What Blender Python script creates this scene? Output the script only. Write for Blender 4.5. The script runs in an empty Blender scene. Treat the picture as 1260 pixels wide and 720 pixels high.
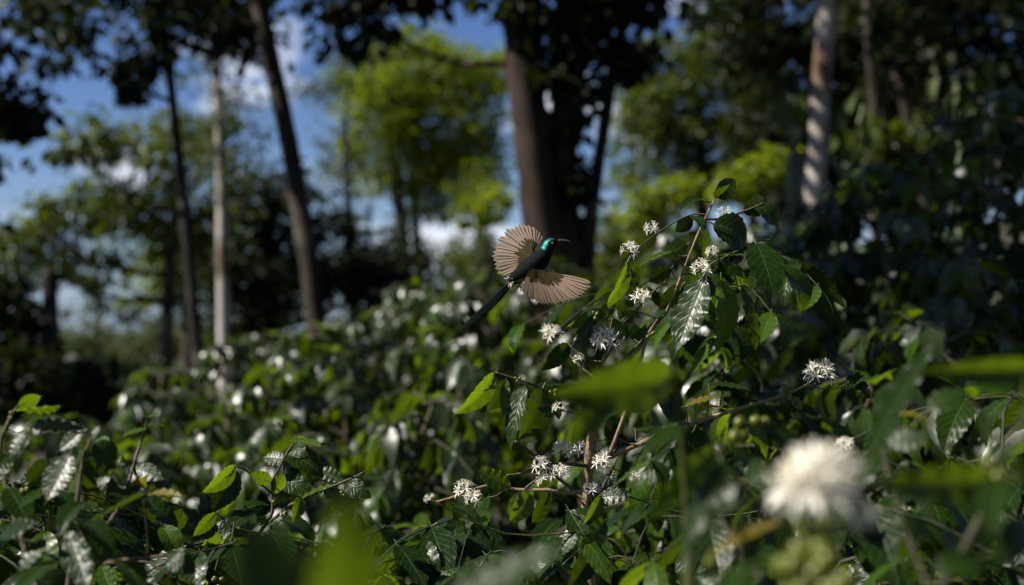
import bpy, math, random
import numpy as np
from mathutils import Vector, Matrix

random.seed(7)
R = math.radians
scene = bpy.context.scene
COL = scene.collection

# ------------------------------------------------------------------ camera, sky, sun, exposure
CAM = Vector((0.0, 0.0, 1.6))
TILT = R(2.29)
FPX = 1750.0
cam_d = bpy.data.cameras.new('camera')
cam = bpy.data.objects.new('camera', cam_d)
COL.objects.link(cam)
cam.location = CAM
cam.rotation_euler = (math.pi / 2 + TILT, 0, 0)
cam_d.lens = 50
cam_d.sensor_width = 36
cam_d.clip_start = 0.05
cam_d.clip_end = 3000
cam_d.dof.use_dof = True
cam_d.dof.focus_distance = 2.33
cam_d.dof.aperture_fstop = 2.6
scene.camera = cam

SUN = Vector((-0.70, -0.17, 0.69)).normalized()          # direction towards the sun
sun_elev = math.asin(SUN.z)
sun_azim = math.atan2(SUN.x, SUN.y)                      # clockwise from +Y

world = bpy.data.worlds.new('World')
scene.world = world
world.use_nodes = True
nt = world.node_tree
nt.nodes.clear()
out = nt.nodes.new('ShaderNodeOutputWorld')
bg = nt.nodes.new('ShaderNodeBackground')
sky = nt.nodes.new('ShaderNodeTexSky')
sky.sky_type = 'NISHITA'
sky.sun_disc = False
sky.sun_elevation = sun_elev
sky.sun_rotation = sun_azim
sky.altitude = 1200
sky.air_density = 1.0
sky.dust_density = 0.0
sky.ozone_density = 2.5
hsv = nt.nodes.new('ShaderNodeHueSaturation')
hsv.inputs['Saturation'].default_value = 1.22
hsv.inputs['Value'].default_value = 1.05
hsv.inputs['Hue'].default_value = 0.517
geo = nt.nodes.new('ShaderNodeTexCoord')
mp = nt.nodes.new('ShaderNodeMapping')
mp.inputs['Scale'].default_value = (3.2, 3.2, 8.5)
mp.inputs['Location'].default_value = (7.5, 4.3, 5.8)
nz = nt.nodes.new('ShaderNodeTexNoise')
nz.inputs['Scale'].default_value = 2.2
nz.inputs['Detail'].default_value = 7
nz.inputs['Roughness'].default_value = 0.55
rmp = nt.nodes.new('ShaderNodeValToRGB')
rmp.color_ramp.elements[0].position = 0.56
rmp.color_ramp.elements[0].color = (0, 0, 0, 1)
rmp.color_ramp.elements[1].position = 0.67
rmp.color_ramp.elements[1].color = (0.85, 0.85, 0.85, 1)
mixc = nt.nodes.new('ShaderNodeMixRGB')
mixc.inputs[2].default_value = (10.5, 11.0, 12.0, 1)
L = nt.links.new
L(geo.outputs['Generated'], mp.inputs['Vector'])
L(mp.outputs['Vector'], nz.inputs['Vector'])
L(nz.outputs['Fac'], rmp.inputs['Fac'])
L(sky.outputs['Color'], hsv.inputs['Color'])
hz = nt.nodes.new('ShaderNodeMixRGB')                    # pale air low over the horizon
hz.inputs[2].default_value = (3.3, 4.4, 6.2, 1)
sx_ = nt.nodes.new('ShaderNodeSeparateXYZ')
mr_ = nt.nodes.new('ShaderNodeMapRange')
mr_.interpolation_type = 'SMOOTHSTEP'
mr_.inputs['From Min'].default_value = -0.02
mr_.inputs['From Max'].default_value = 0.15
mr_.inputs['To Min'].default_value = 0.95
mr_.inputs['To Max'].default_value = 0.0
L(geo.outputs['Generated'], sx_.inputs[0])
L(sx_.outputs[2], mr_.inputs['Value'])
L(mr_.outputs[0], hz.inputs[0])
L(hsv.outputs['Color'], hz.inputs[1])
L(hz.outputs['Color'], mixc.inputs[1])
L(rmp.outputs['Color'], mixc.inputs[0])
L(mixc.outputs['Color'], bg.inputs['Color'])
L(bg.outputs['Background'], out.inputs['Surface'])
bg.inputs['Strength'].default_value = 0.05

sun_l = bpy.data.lights.new('sun', 'SUN')
sun_l.energy = 5.0
sun_l.angle = R(0.53)
sun_l.color = (1.0, 0.94, 0.85)
sun_o = bpy.data.objects.new('sun', sun_l)
sun_o.rotation_euler = SUN.to_track_quat('Z', 'Y').to_euler()
sun_o.location = (-6, 3, 12)
COL.objects.link(sun_o)

scene.view_settings.view_transform = 'Standard'
scene.view_settings.look = 'None'
scene.view_settings.exposure = 0.9
scene.view_settings.gamma = 1.0

# ------------------------------------------------------------------ helpers
FWD = Vector((0, math.cos(TILT), math.sin(TILT)))
UPV = Vector((0, -math.sin(TILT), math.cos(TILT)))
RGT = Vector((1, 0, 0))


def P(px, py, d):
    """point of the place seen at pixel (px, py) of the 1260x720 photograph, d metres away"""
    return CAM + d * (FWD + RGT * ((px - 630) / FPX) - UPV * ((py - 360) / FPX))


def proj(p):
    v = p - CAM
    d = v.dot(FWD)
    if d < 0.05:
        return None
    return 630 + FPX * v.dot(RGT) / d, 360 - FPX * v.dot(UPV) / d, d


def gz(x, y):
    s = 9 * (1 - math.exp(-0.05 * x)) if x > 0 else 4 * (math.exp(0.05 * x) - 1)
    return s + 0.02 * min(max(y, -20), 60) - 0.05


def rv(rng, s=1.0):
    return Vector((rng.gauss(0, s), rng.gauss(0, s), rng.gauss(0, s)))


def tag(o, label=None, cat=None, group=None, kind=None):
    if label: o['label'] = label
    if cat: o['category'] = cat
    if group: o['group'] = group
    if kind: o['kind'] = kind
    return o


def thing(name, loc, label, cat, group=None):
    o = bpy.data.objects.new(name, None)
    o.empty_display_size = 0.1
    o.location = loc
    COL.objects.link(o)
    return tag(o, label, cat, group)


def world_of(o):
    m = o.matrix_basis.copy()
    while o.parent:
        o = o.parent
        m = o.matrix_basis @ m
    return m


def put(name, mesh, M=None, parent=None, label=None, kind=None):
    o = bpy.data.objects.new(name, mesh)
    if M is None: M = Matrix.Identity(4)
    if parent is not None:
        o.parent = parent
        M = world_of(parent).inverted() @ M
    o.matrix_basis = M
    COL.objects.link(o)
    if label: o['label'] = label
    if kind: o['kind'] = kind
    return o


def mesh_from(name, verts, faces, mats, smooth=True, uvs=None, fmat=None):
    me = bpy.data.meshes.new(name)
    me.from_pydata([tuple(v) for v in verts], [], faces)
    if not isinstance(mats, (list, tuple)): mats = [mats]
    for m in mats: me.materials.append(m)
    if smooth:
        me.polygons.foreach_set('use_smooth', [True] * len(me.polygons))
    if fmat:
        me.polygons.foreach_set('material_index', fmat)
    if uvs is not None:
        uvl = me.uv_layers.new(name='UVMap')
        li = np.zeros(len(me.loops), dtype=np.int32)
        me.loops.foreach_get('vertex_index', li)
        uvl.data.foreach_set('uv', np.array(uvs, dtype=np.float32)[li].ravel())
    me.update()
    return me


def tube_geo(pts, rads, n=6, wob=0.0, rng=None, cap=True):
    """verts, faces, uvs of a tapered tube along pts"""
    V, F, U = [], [], []
    pts = [Vector(p) for p in pts]
    T = []
    for i in range(len(pts)):
        a = pts[max(i - 1, 0)]; b = pts[min(i + 1, len(pts) - 1)]
        T.append((b - a).normalized())
    ref = Vector((1, 0, 0)) if abs(T[0].x) < 0.8 else Vector((0, 0, 1))
    X = (ref - T[0] * ref.dot(T[0])).normalized()
    s = 0.0
    for i, p in enumerate(pts):
        X = (X - T[i] * X.dot(T[i])).normalized()
        Y = T[i].cross(X)
        if i: s += (pts[i] - pts[i - 1]).length
        for k in range(n):
            a = 2 * math.pi * k / n
            r = rads[i] * (1 + (rng.uniform(-wob, wob) if rng else 0))
            V.append(p + X * math.cos(a) * r + Y * math.sin(a) * r)
            U.append((k / n, s))
    for i in range(len(pts) - 1):
        for k in range(n):
            F.append((i * n + k, i * n + (k + 1) % n, (i + 1) * n + (k + 1) % n, (i + 1) * n + k))
    if cap:
        F.append(tuple(reversed(range(n))))
        F.append(tuple((len(pts) - 1) * n + k for k in range(n)))
    return V, F, U


class Geo:
    def __init__(s): s.V, s.F, s.U, s.M = [], [], [], []

    def add(s, V, F, U=None, m=0):
        o = len(s.V)
        s.V += list(V); s.F += [tuple(i + o for i in f) for f in F]
        s.U += list(U) if U else [(0, 0)] * len(V)
        s.M += [m] * len(F)
        return s

    def build(s, name, mats, parent=None, smooth=True, kind=None, label=None, origin=None):
        me = mesh_from(name, [v - origin for v in s.V] if origin else s.V, s.F, mats, smooth, s.U, s.M)
        return put(name, me, Matrix.Translation(origin) if origin else None, parent, label, kind)


def smooth_path(pts, rads, k=4):
    """Catmull-Rom through pts with radii"""
    P_, R_ = [], []
    n = len(pts)
    for i in range(n - 1):
        p0 = pts[max(i - 1, 0)]; p1 = pts[i]; p2 = pts[i + 1]; p3 = pts[min(i + 2, n - 1)]
        for j in range(k):
            t = j / k
            P_.append(0.5 * ((2 * p1) + (p2 - p0) * t + (2 * p0 - 5 * p1 + 4 * p2 - p3) * t * t + (3 * p1 - p0 - 3 * p2 + p3) * t ** 3))
            R_.append(rads[i] * (1 - t) + rads[i + 1] * t)
    P_.append(pts[-1]); R_.append(rads[-1])
    return P_, R_


# ------------------------------------------------------------------ materials
def new_mat(name):
    m = bpy.data.materials.new(name)
    m.use_nodes = True
    n = m.node_tree
    n.nodes.clear()
    return m, n, n.nodes.new('ShaderNodeOutputMaterial')


def nd(n, t, **kw):
    x = n.nodes.new(t)
    for k, v in kw.items(): setattr(x, k, v)
    return x


def math_n(n, op, a, b=None, c=None):
    x = nd(n, 'ShaderNodeMath', operation=op)
    for i, v in enumerate((a, b, c)):
        if v is None: continue
        if isinstance(v, (int, float)): x.inputs[i].default_value = v
        else: n.links.new(v, x.inputs[i])
    return x.outputs[0]


def leaf_mat(name, dark, light, trans, rough=0.34, tfac=0.3, vein=None, detail=True, spec=0.5, spots=0.0):
    m, n, o = new_mat(name)
    l = n.links.new
    oi = nd(n, 'ShaderNodeObjectInfo')
    g = nd(n, 'ShaderNodeNewGeometry')
    rnd = math_n(n, 'FRACT', math_n(n, 'ADD', oi.outputs['Random'], g.outputs['Random Per Island']))
    tc = nd(n, 'ShaderNodeTexCoord')
    nz = nd(n, 'ShaderNodeTexNoise')
    nz.inputs['Scale'].default_value = 5.0
    nz.inputs['Detail'].default_value = 4
    l(tc.outputs['UV'], nz.inputs['Vector'])
    cr = nd(n, 'ShaderNodeValToRGB')
    cr.color_ramp.elements[0].color = (*dark, 1)
    cr.color_ramp.elements[1].color = (*light, 1)
    mixv = math_n(n, 'MULTIPLY_ADD', nz.outputs['Fac'], 0.5, math_n(n, 'MULTIPLY', rnd, 0.6))
    l(mixv, cr.inputs['Fac'])
    col = cr.outputs['Color']
    bumpsrc = nz.outputs['Fac']
    if detail:
        sp = nd(n, 'ShaderNodeSeparateXYZ')
        l(tc.outputs['UV'], sp.inputs[0])
        au = math_n(n, 'ABSOLUTE', math_n(n, 'SUBTRACT', sp.outputs[0], 0.5))
        mid = math_n(n, 'SUBTRACT', 1.0, math_n(n, 'SMOOTH_MIN', math_n(n, 'MULTIPLY', au, 28.0), 1.0, 0.2))
        ph = math_n(n, 'MULTIPLY', math_n(n, 'SUBTRACT', math_n(n, 'MULTIPLY', sp.outputs[1], 9.0), math_n(n, 'MULTIPLY', au, 4.4)), 2 * math.pi)
        lat = math_n(n, 'POWER', math_n(n, 'MULTIPLY_ADD', math_n(n, 'COSINE', ph), 0.5, 0.5), 22.0)
        v = math_n(n, 'MAXIMUM', mid, math_n(n, 'MULTIPLY', lat, 0.55))
        mx = nd(n, 'ShaderNodeMixRGB')
        mx.inputs[2].default_value = (*(vein or tuple(min(1, c * 2.2 + 0.03) for c in light)), 1)
        l(col, mx.inputs[1]); l(math_n(n, 'MULTIPLY', v, 0.6), mx.inputs[0])
        col = mx.outputs[0]
        bumpsrc = math_n(n, 'MULTIPLY_ADD', v, -0.8, nz.outputs['Fac'])
    if spots > 0:
        n2 = nd(n, 'ShaderNodeTexNoise'); n2.inputs['Scale'].default_value = 2.3; n2.inputs['Detail'].default_value = 5
        vadd = nd(n, 'ShaderNodeVectorMath', operation='ADD')
        l(tc.outputs['UV'], vadd.inputs[0]); l(rnd, vadd.inputs[1]); l(vadd.outputs[0], n2.inputs['Vector'])
        r2 = nd(n, 'ShaderNodeValToRGB'); r2.color_ramp.elements[0].position = 0.55; r2.color_ramp.elements[1].position = 0.72
        l(n2.outputs['Fac'], r2.inputs['Fac'])
        m2 = nd(n, 'ShaderNodeMixRGB'); m2.inputs[2].default_value = (0.30, 0.12, 0.02, 1)
        l(math_n(n, 'MULTIPLY', r2.outputs['Color'], spots), m2.inputs[0]); l(col, m2.inputs[1])
        col = m2.outputs[0]
    pb = nd(n, 'ShaderNodeBsdfPrincipled')
    l(col, pb.inputs['Base Color'])
    l(math_n(n, 'MULTIPLY_ADD', nz.outputs['Fac'], 0.16, rough - 0.08), pb.inputs['Roughness'])
    pb.inputs['Specular IOR Level'].default_value = spec
    bp = nd(n, 'ShaderNodeBump'); bp.inputs['Strength'].default_value = 0.25; bp.inputs['Distance'].default_value = 0.002
    l(bumpsrc, bp.inputs['Height']); l(bp.outputs[0], pb.inputs['Normal'])
    tr = nd(n, 'ShaderNodeBsdfTranslucent')
    tm = nd(n, 'ShaderNodeMixRGB', blend_type='MULTIPLY'); tm.inputs[0].default_value = 0.5
    tm.inputs[1].default_value = (*trans, 1)
    cr2 = nd(n, 'ShaderNodeValToRGB')
    cr2.color_ramp.elements[0].color = (0.35, 0.45, 0.4, 1)
    cr2.color_ramp.elements[1].color = (1.5, 1.4, 1.0, 1)
    l(mixv, cr2.inputs['Fac']); l(cr2.outputs[0], tm.inputs[2])
    l(tm.outputs[0], tr.inputs['Color'])
    ms = nd(n, 'ShaderNodeMixShader'); ms.inputs[0].default_value = tfac
    l(pb.outputs[0], ms.inputs[1]); l(tr.outputs[0], ms.inputs[2])
    l(ms.outputs[0], o.inputs['Surface'])
    return m


def bark_mat(name, a, b, scale=14.0, stretch=0.25, rough=0.85, blotch=None, bump=0.6):
    m, n, o = new_mat(name)
    l = n.links.new
    tc = nd(n, 'ShaderNodeTexCoord')
    mpn = nd(n, 'ShaderNodeMapping'); mpn.inputs['Scale'].default_value = (1, 1, stretch)
    l(tc.outputs['Object'], mpn.inputs[0])
    nz = nd(n, 'ShaderNodeTexNoise'); nz.inputs['Scale'].default_value = scale; nz.inputs['Detail'].default_value = 8
    nz.inputs['Roughness'].default_value = 0.7
    l(mpn.outputs[0], nz.inputs['Vector'])
    cr = nd(n, 'ShaderNodeValToRGB')
    cr.color_ramp.elements[0].position = 0.32; cr.color_ramp.elements[1].position = 0.68
    cr.color_ramp.elements[0].color = (*a, 1); cr.color_ramp.elements[1].color = (*b, 1)
    l(nz.outputs['Fac'], cr.inputs['Fac'])
    col = cr.outputs['Color']
    if blotch:
        n2 = nd(n, 'ShaderNodeTexNoise'); n2.inputs['Scale'].default_value = scale * 0.2; n2.inputs['Detail'].default_value = 4
        l(tc.outputs['Object'], n2.inputs['Vector'])
        r2 = nd(n, 'ShaderNodeValToRGB'); r2.color_ramp.elements[0].position = 0.48; r2.color_ramp.elements[1].position = 0.6
        l(n2.outputs['Fac'], r2.inputs['Fac'])
        mx = nd(n, 'ShaderNodeMixRGB'); mx.inputs[2].default_value = (*blotch, 1)
        l(r2.outputs['Color'], mx.inputs[0]); l(col, mx.inputs[1]); col = mx.outputs[0]
    pb = nd(n, 'ShaderNodeBsdfPrincipled')
    pb.inputs['Roughness'].default_value = rough
    pb.inputs['Specular IOR Level'].default_value = 0.3
    l(col, pb.inputs['Base Color'])
    bp = nd(n, 'ShaderNodeBump'); bp.inputs['Strength'].default_value = bump; bp.inputs['Distance'].default_value = 0.01
    l(nz.outputs['Fac'], bp.inputs['Height']); l(bp.outputs[0], pb.inputs['Normal'])
    l(pb.outputs[0], o.inputs['Surface'])
    return m


def soft_mat(name, a, b, trans, tfac=0.3, rough=0.5, scale=60, metal=0.0, spec=0.5):
    m, n, o = new_mat(name)
    l = n.links.new
    tc = nd(n, 'ShaderNodeTexCoord')
    nz = nd(n, 'ShaderNodeTexNoise'); nz.inputs['Scale'].default_value = scale; nz.inputs['Detail'].default_value = 4
    l(tc.outputs['Object'], nz.inputs['Vector'])
    cr = nd(n, 'ShaderNodeValToRGB')
    cr.color_ramp.elements[0].position = 0.3; cr.color_ramp.elements[1].position = 0.7
    cr.color_ramp.elements[0].color = (*a, 1); cr.color_ramp.elements[1].color = (*b, 1)
    l(nz.outputs['Fac'], cr.inputs['Fac'])
    pb = nd(n, 'ShaderNodeBsdfPrincipled')
    pb.inputs['Roughness'].default_value = rough
    pb.inputs['Metallic'].default_value = metal
    pb.inputs['Specular IOR Level'].default_value = spec
    l(cr.outputs['Color'], pb.inputs['Base Color'])
    if tfac > 0:
        tr = nd(n, 'ShaderNodeBsdfTranslucent'); tr.inputs['Color'].default_value = (*trans, 1)
        ms = nd(n, 'ShaderNodeMixShader'); ms.inputs[0].default_value = tfac
        l(pb.outputs[0], ms.inputs[1]); l(tr.outputs[0], ms.inputs[2]); l(ms.outputs[0], o.inputs['Surface'])
    else:
        l(pb.outputs[0], o.inputs['Surface'])
    return m


def feather_mat(name, a, b, trans, tfac, rough=0.6, spec=0.3):
    m, n, o = new_mat(name)
    l = n.links.new
    tc = nd(n, 'ShaderNodeTexCoord')
    sp = nd(n, 'ShaderNodeSeparateXYZ'); l(tc.outputs['UV'], sp.inputs[0])
    au = math_n(n, 'ABSOLUTE', math_n(n, 'SUBTRACT', sp.outputs[0], 0.5))
    barb = math_n(n, 'SINE', math_n(n, 'MULTIPLY', math_n(n, 'SUBTRACT', math_n(n, 'MULTIPLY', sp.outputs[1], 40.0), math_n(n, 'MULTIPLY', au, 14.0)), 6.283))
    edge = math_n(n, 'MULTIPLY_ADD', barb, 0.05, math_n(n, 'SUBTRACT', math_n(n, 'MINIMUM', math_n(n, 'MULTIPLY', au, 4.5), 1.0), math_n(n, 'MULTIPLY', au, 0.9)))
    cr = nd(n, 'ShaderNodeValToRGB')
    cr.color_ramp.elements[0].position = 0.12; cr.color_ramp.elements[1].position = 0.55
    cr.color_ramp.elements[0].color = (*a, 1); cr.color_ramp.elements[1].color = (*b, 1)
    l(edge, cr.inputs['Fac'])
    pb = nd(n, 'ShaderNodeBsdfPrincipled'); pb.inputs['Roughness'].default_value = rough
    pb.inputs['Specular IOR Level'].default_value = spec
    l(cr.outputs[0], pb.inputs['Base Color'])
    tr = nd(n, 'ShaderNodeBsdfTranslucent')
    mx = nd(n, 'ShaderNodeMixRGB', blend_type='MULTIPLY'); mx.inputs[0].default_value = 0.7
    mx.inputs[1].default_value = (*trans, 1)
    cr2 = nd(n, 'ShaderNodeValToRGB'); cr2.color_ramp.elements[0].position = 0.12; cr2.color_ramp.elements[0].color = (0.05, 0.035, 0.03, 1); cr2.color_ramp.elements[1].position = 0.5; cr2.color_ramp.elements[1].color = (1.2, 1.2, 1.2, 1)
    l(edge, cr2.inputs['Fac']); l(cr2.outputs[0], mx.inputs[2]); l(mx.outputs[0], tr.inputs['Color'])
    ms = nd(n, 'ShaderNodeMixShader'); ms.inputs[0].default_value = tfac
    l(pb.outputs[0], ms.inputs[1]); l(tr.outputs[0], ms.inputs[2]); l(ms.outputs[0], o.inputs['Surface'])
    return m


M_LEAF = leaf_mat('coffee_leaf', (0.003, 0.010, 0.001), (0.014, 0.032, 0.002), (0.12, 0.20, 0.004), rough=0.32, tfac=0.2, spec=0.18)
M_LEAF_SIMPLE = leaf_mat('coffee_leaf_plain', (0.003, 0.010, 0.001), (0.024, 0.046, 0.002), (0.17, 0.27, 0.004), rough=0.37, tfac=0.22, detail=False, spec=0.72)
M_YOUNG = leaf_mat('young_coffee_leaf', (0.016, 0.045, 0.003), (0.045, 0.085, 0.005), (0.22, 0.34, 0.008), rough=0.34, tfac=0.36, spec=0.22)
M_FRESH = leaf_mat('fresh_coffee_leaf', (0.012, 0.032, 0.002), (0.035, 0.065, 0.004), (0.16, 0.25, 0.006), rough=0.36, tfac=0.32, spec=0.2)
M_YELLOW = leaf_mat('yellowing_coffee_leaf', (0.07, 0.08, 0.01), (0.15, 0.12, 0.015), (0.4, 0.34, 0.02), rough=0.42, tfac=0.42, spots=0.8)
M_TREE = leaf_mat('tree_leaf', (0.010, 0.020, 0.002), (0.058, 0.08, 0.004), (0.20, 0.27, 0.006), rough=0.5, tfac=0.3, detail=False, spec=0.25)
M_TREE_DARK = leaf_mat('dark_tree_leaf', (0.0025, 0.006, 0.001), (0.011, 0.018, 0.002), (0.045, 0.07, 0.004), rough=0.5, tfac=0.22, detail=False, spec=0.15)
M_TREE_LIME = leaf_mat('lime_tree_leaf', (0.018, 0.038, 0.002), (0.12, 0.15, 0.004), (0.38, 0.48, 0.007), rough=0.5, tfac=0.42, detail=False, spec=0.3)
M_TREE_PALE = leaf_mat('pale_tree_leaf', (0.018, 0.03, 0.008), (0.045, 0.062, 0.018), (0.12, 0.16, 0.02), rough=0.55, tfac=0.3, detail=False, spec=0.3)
M_BARK_DARK = bark_mat('dark_bark', (0.005, 0.004, 0.003), (0.025, 0.02, 0.015), blotch=(0.05, 0.045, 0.035))
M_BARK_BROWN = bark_mat('brown_bark', (0.008, 0.006, 0.004), (0.045, 0.034, 0.024), scale=9, blotch=(0.09, 0.075, 0.055))
M_BARK_BIG = bark_mat('rough_brown_bark', (0.003, 0.002, 0.0015), (0.016, 0.010, 0.006), scale=5, blotch=(0.055, 0.036, 0.022), bump=0.9)
M_WOOD_SUNLIT = bark_mat('sunlit_coffee_wood', (0.12, 0.08, 0.045), (0.36, 0.26, 0.15), scale=120, stretch=0.5, rough=0.7, bump=0.5)  # paler copy of the coffee wood, sunshine put into its colour
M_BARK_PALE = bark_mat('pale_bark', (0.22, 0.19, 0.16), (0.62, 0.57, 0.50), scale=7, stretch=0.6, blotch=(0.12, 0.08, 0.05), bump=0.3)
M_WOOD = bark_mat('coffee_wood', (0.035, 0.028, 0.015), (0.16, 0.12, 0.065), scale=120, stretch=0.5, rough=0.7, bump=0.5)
M_TWIG = bark_mat('green_twig', (0.03, 0.035, 0.008), (0.08, 0.085, 0.02), scale=120, stretch=0.5, rough=0.5, bump=0.3)
M_TWIGDARK = bark_mat('dark_green_twig', (0.015, 0.018, 0.007), (0.045, 0.04, 0.018), scale=60, stretch=0.5, rough=0.6, bump=0.3)
M_PETAL = soft_mat('white_petal', (0.82, 0.79, 0.68), (0.90, 0.88, 0.80), (0.88, 0.84, 0.68), 0.35, 0.55)
M_CALYX = soft_mat('green_calyx', (0.07, 0.11, 0.01), (0.16, 0.2, 0.02), (0.3, 0.36, 0.03), 0.25, 0.4)
M_BERRY = soft_mat('green_berry', (0.06, 0.085, 0.005), (0.14, 0.15, 0.012), (0.3, 0.32, 0.02), 0.15, 0.3)
M_STAMEN = soft_mat('cream_stamen', (0.6, 0.52, 0.3), (0.78, 0.72, 0.5), (0.6, 0.5, 0.2), 0.2, 0.5)

# ------------------------------------------------------------------ leaf templates
def leaf_template(name, mat, nu, nv, W=0.36, bend=0.6, fold=0.18, wave=0.03, puck=0.02, phase=0.0, twist=0.0, petiole=True, waves=9, tipn=0.9, peak=0.85):
    """a leaf of length 1 along +Y, normal +Z; nu strips across (even), nv along"""
    V, F, U = [], [], []
    y = z = 0.0
    th = bend * 0.35
    step = 1.0 / nv
    rows = []
    for j in range(nv + 1):
        v = j / nv
        if j:
            th = bend * 0.35 - bend * v * 1.2
            y += math.cos(th) * step; z += math.sin(th) * step
        q = min(v / tipn, 1.0)
        w = math.sin(math.pi * q ** peak) ** 0.8 if 0 < q < 1 else 0.0
        w = 0.5 * W * w + 0.012 * (1 - v * 0.8)
        row = []
        for i in range(nu + 1):
            u = i / nu * 2 - 1
            x = u * w
            zz = abs(u) * w * fold
            if nv > 8:
                zz += wave * u * u * math.sin(2 * math.pi * waves * 0.55 * v + phase + (0.9 if u > 0 else 0)) * min(1, w * 8)
                zz += puck * math.sin(2 * math.pi * (waves * v - 2.2 * abs(u)) + 0.5) * abs(u) * (1.15 - abs(u)) * 3.2 * min(1, w * 8)
                x *= 1 + 0.05 * math.sin(2 * math.pi * waves * v - 2) * abs(u)
            elif nv > 3:
                zz += wave * u * u * math.sin(2 * math.pi * 2.4 * v + phase + (0.9 if u > 0 else 0))
            zz += twist * v * x
            nz_ = (-math.sin(th), math.cos(th))
            V.append((x, y + nz_[0] * zz, z + nz_[1] * zz))
            U.append((i / nu, v))
    n = nu + 1
    for j in range(nv):
        for i in range(nu):
            F.append((j * n + i, j * n + i + 1, (j + 1) * n + i + 1, (j + 1) * n + i))
    if petiole:
        o = len(V)
        for (yy, zz_, r) in ((-0.10, 0.012, 0.010), (0.02, 0.0, 0.011), (0.35, 0.0 + math.sin(bend * 0.3) * 0.3 * 0.5 - 0.006, 0.006)):
            for k in range(3):
                a = 2 * math.pi * k / 3
                V.append((math.cos(a) * r, yy, zz_ + math.sin(a) * r)); U.append((0.5, max(yy, 0)))
        for s in range(2):
            for k in range(3):
                F.append((o + s * 3 + k, o + s * 3 + (k + 1) % 3, o + s * 3 + 3 + (k + 1) % 3, o + s * 3 + 3 + k))
    return mesh_from(name, V, F, mat, True, U)


def hero_set(name, mat, peak=0.85):
    rr = random.Random(hash(name) % 99 if False else len(name))
    s = []
    for i, (b, fo, tw) in enumerate(((0.5, 0.14, 0.0), (0.9, 0.22, 0.25), (0.25, 0.1, -0.2), (1.3, 0.3, 0.1), (0.7, -0.1, -0.3), (0.05, 0.16, 0.1))):
        s.append(leaf_template('%s_%d' % (name, i), mat, 8, 30, W=0.40, bend=b, fold=fo, wave=0.007 + 0.004 * (i % 3), puck=0.007 + 0.002 * (i % 2), phase=i * 1.7, twist=tw, waves=9 + i % 3, peak=peak))
    return s


HERO = hero_set('coffee_leaf', M_LEAF)
HERO_Y = hero_set('young_leaf', M_YOUNG)
HERO_M = hero_set('green_leaf', M_FRESH)
HERO_YEL = hero_set('yellow_leaf', M_YELLOW)


def mid_set(name, mat, nv=6, nu=2, W=0.40):
    return [leaf_template('%s_mid_%d' % (name, i), mat, nu, nv, W=W, bend=b, fold=0.2, wave=0.03, phase=i * 2.0, twist=t, petiole=False) for i, (b, t) in enumerate(((0.5, 0), (1.0, 0.3), (0.2, -0.3), (1.4, 0.1)))]


MID = mid_set('coffee_leaf', M_LEAF_SIMPLE)
MID_Y = mid_set('young_coffee_leaf', M_YOUNG)


def tree_set(name, mat, W=0.55, nv=2):
    return [leaf_template('%s_%d' % (name, i), mat, 2, nv, W=W, bend=b, fold=0.3, wave=0, petiole=False, tipn=1.0) for i, b in enumerate((0.3, 0.9, 1.4))]


T_GREEN = tree_set('tree_leaf', M_TREE)
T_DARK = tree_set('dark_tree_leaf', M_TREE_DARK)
T_LIME = tree_set('lime_tree_leaf', M_TREE_LIME)
T_PALE = tree_set('pale_tree_leaf', M_TREE_PALE, W=0.4)

_tpl = {}


def tpl(me):
    if me.name not in _tpl:
        V = np.zeros(len(me.vertices) * 3); me.vertices.foreach_get('co', V)
        F = np.array([p.vertices[:] for p in me.polygons], dtype=np.int64)
        uv = np.zeros(len(me.loops) * 2, dtype=np.float32); me.uv_layers[0].data.foreach_get('uv', uv)
        _tpl[me.name] = (V.reshape(-1, 3), F, uv.reshape(-1, 2))
    return _tpl[me.name]


def join_instances(name, items, parent, kind='stuff'):
    """items: list of (Matrix, mesh); all meshes are quads"""
    if not items: return None
    mats = []
    Vs, Fs, Us, Ms = [], [], [], []
    off = 0
    by = {}
    for M, me in items: by.setdefault(me.name, (me, []))[1].append(M)
    org = Vector(items[0][0].translation) if parent is None else Vector(world_of(parent).translation)
    for me, Ml in by.values():
        V, F, uv = tpl(me)
        A = np.array([[list(r) for r in M] for M in Ml])
        W = np.einsum('nij,vj->nvi', A[:, :3, :3], V) + A[:, None, :3, 3] - np.array(org)
        n = len(Ml)
        Vs.append(W.reshape(-1, 3))
        Fs.append((F[None] + (np.arange(n) * len(V))[:, None, None] + off).reshape(-1, 4))
        Us.append(np.tile(uv, (n, 1)))
        m = me.materials[0]
        if m not in mats: mats.append(m)
        Ms.append(np.full(n * len(F), mats.index(m), dtype=np.int32))
        off += n * len(V)
    V = np.concatenate(Vs); F = np.concatenate(Fs); Uv = np.concatenate(Us); Mi = np.concatenate(Ms)
    me = bpy.data.meshes.new(name)
    me.vertices.add(len(V)); me.vertices.foreach_set('co', V.astype(np.float32).ravel())
    me.loops.add(F.size); me.loops.foreach_set('vertex_index', F.astype(np.int32).ravel())
    me.polygons.add(len(F))
    me.polygons.foreach_set('loop_start', (np.arange(len(F)) * 4).astype(np.int32))
    me.polygons.foreach_set('loop_total', np.full(len(F), 4, dtype=np.int32))
    me.polygons.foreach_set('use_smooth', np.ones(len(F), dtype=bool))
    for m in mats: me.materials.append(m)
    me.polygons.foreach_set('material_index', Mi)
    u = me.uv_layers.new(name='UVMap'); u.data.foreach_set('uv', Uv.astype(np.float32).ravel())
    me.update(calc_edges=True)
    return put(name, me, Matrix.Translation(org), parent, kind=kind)


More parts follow.
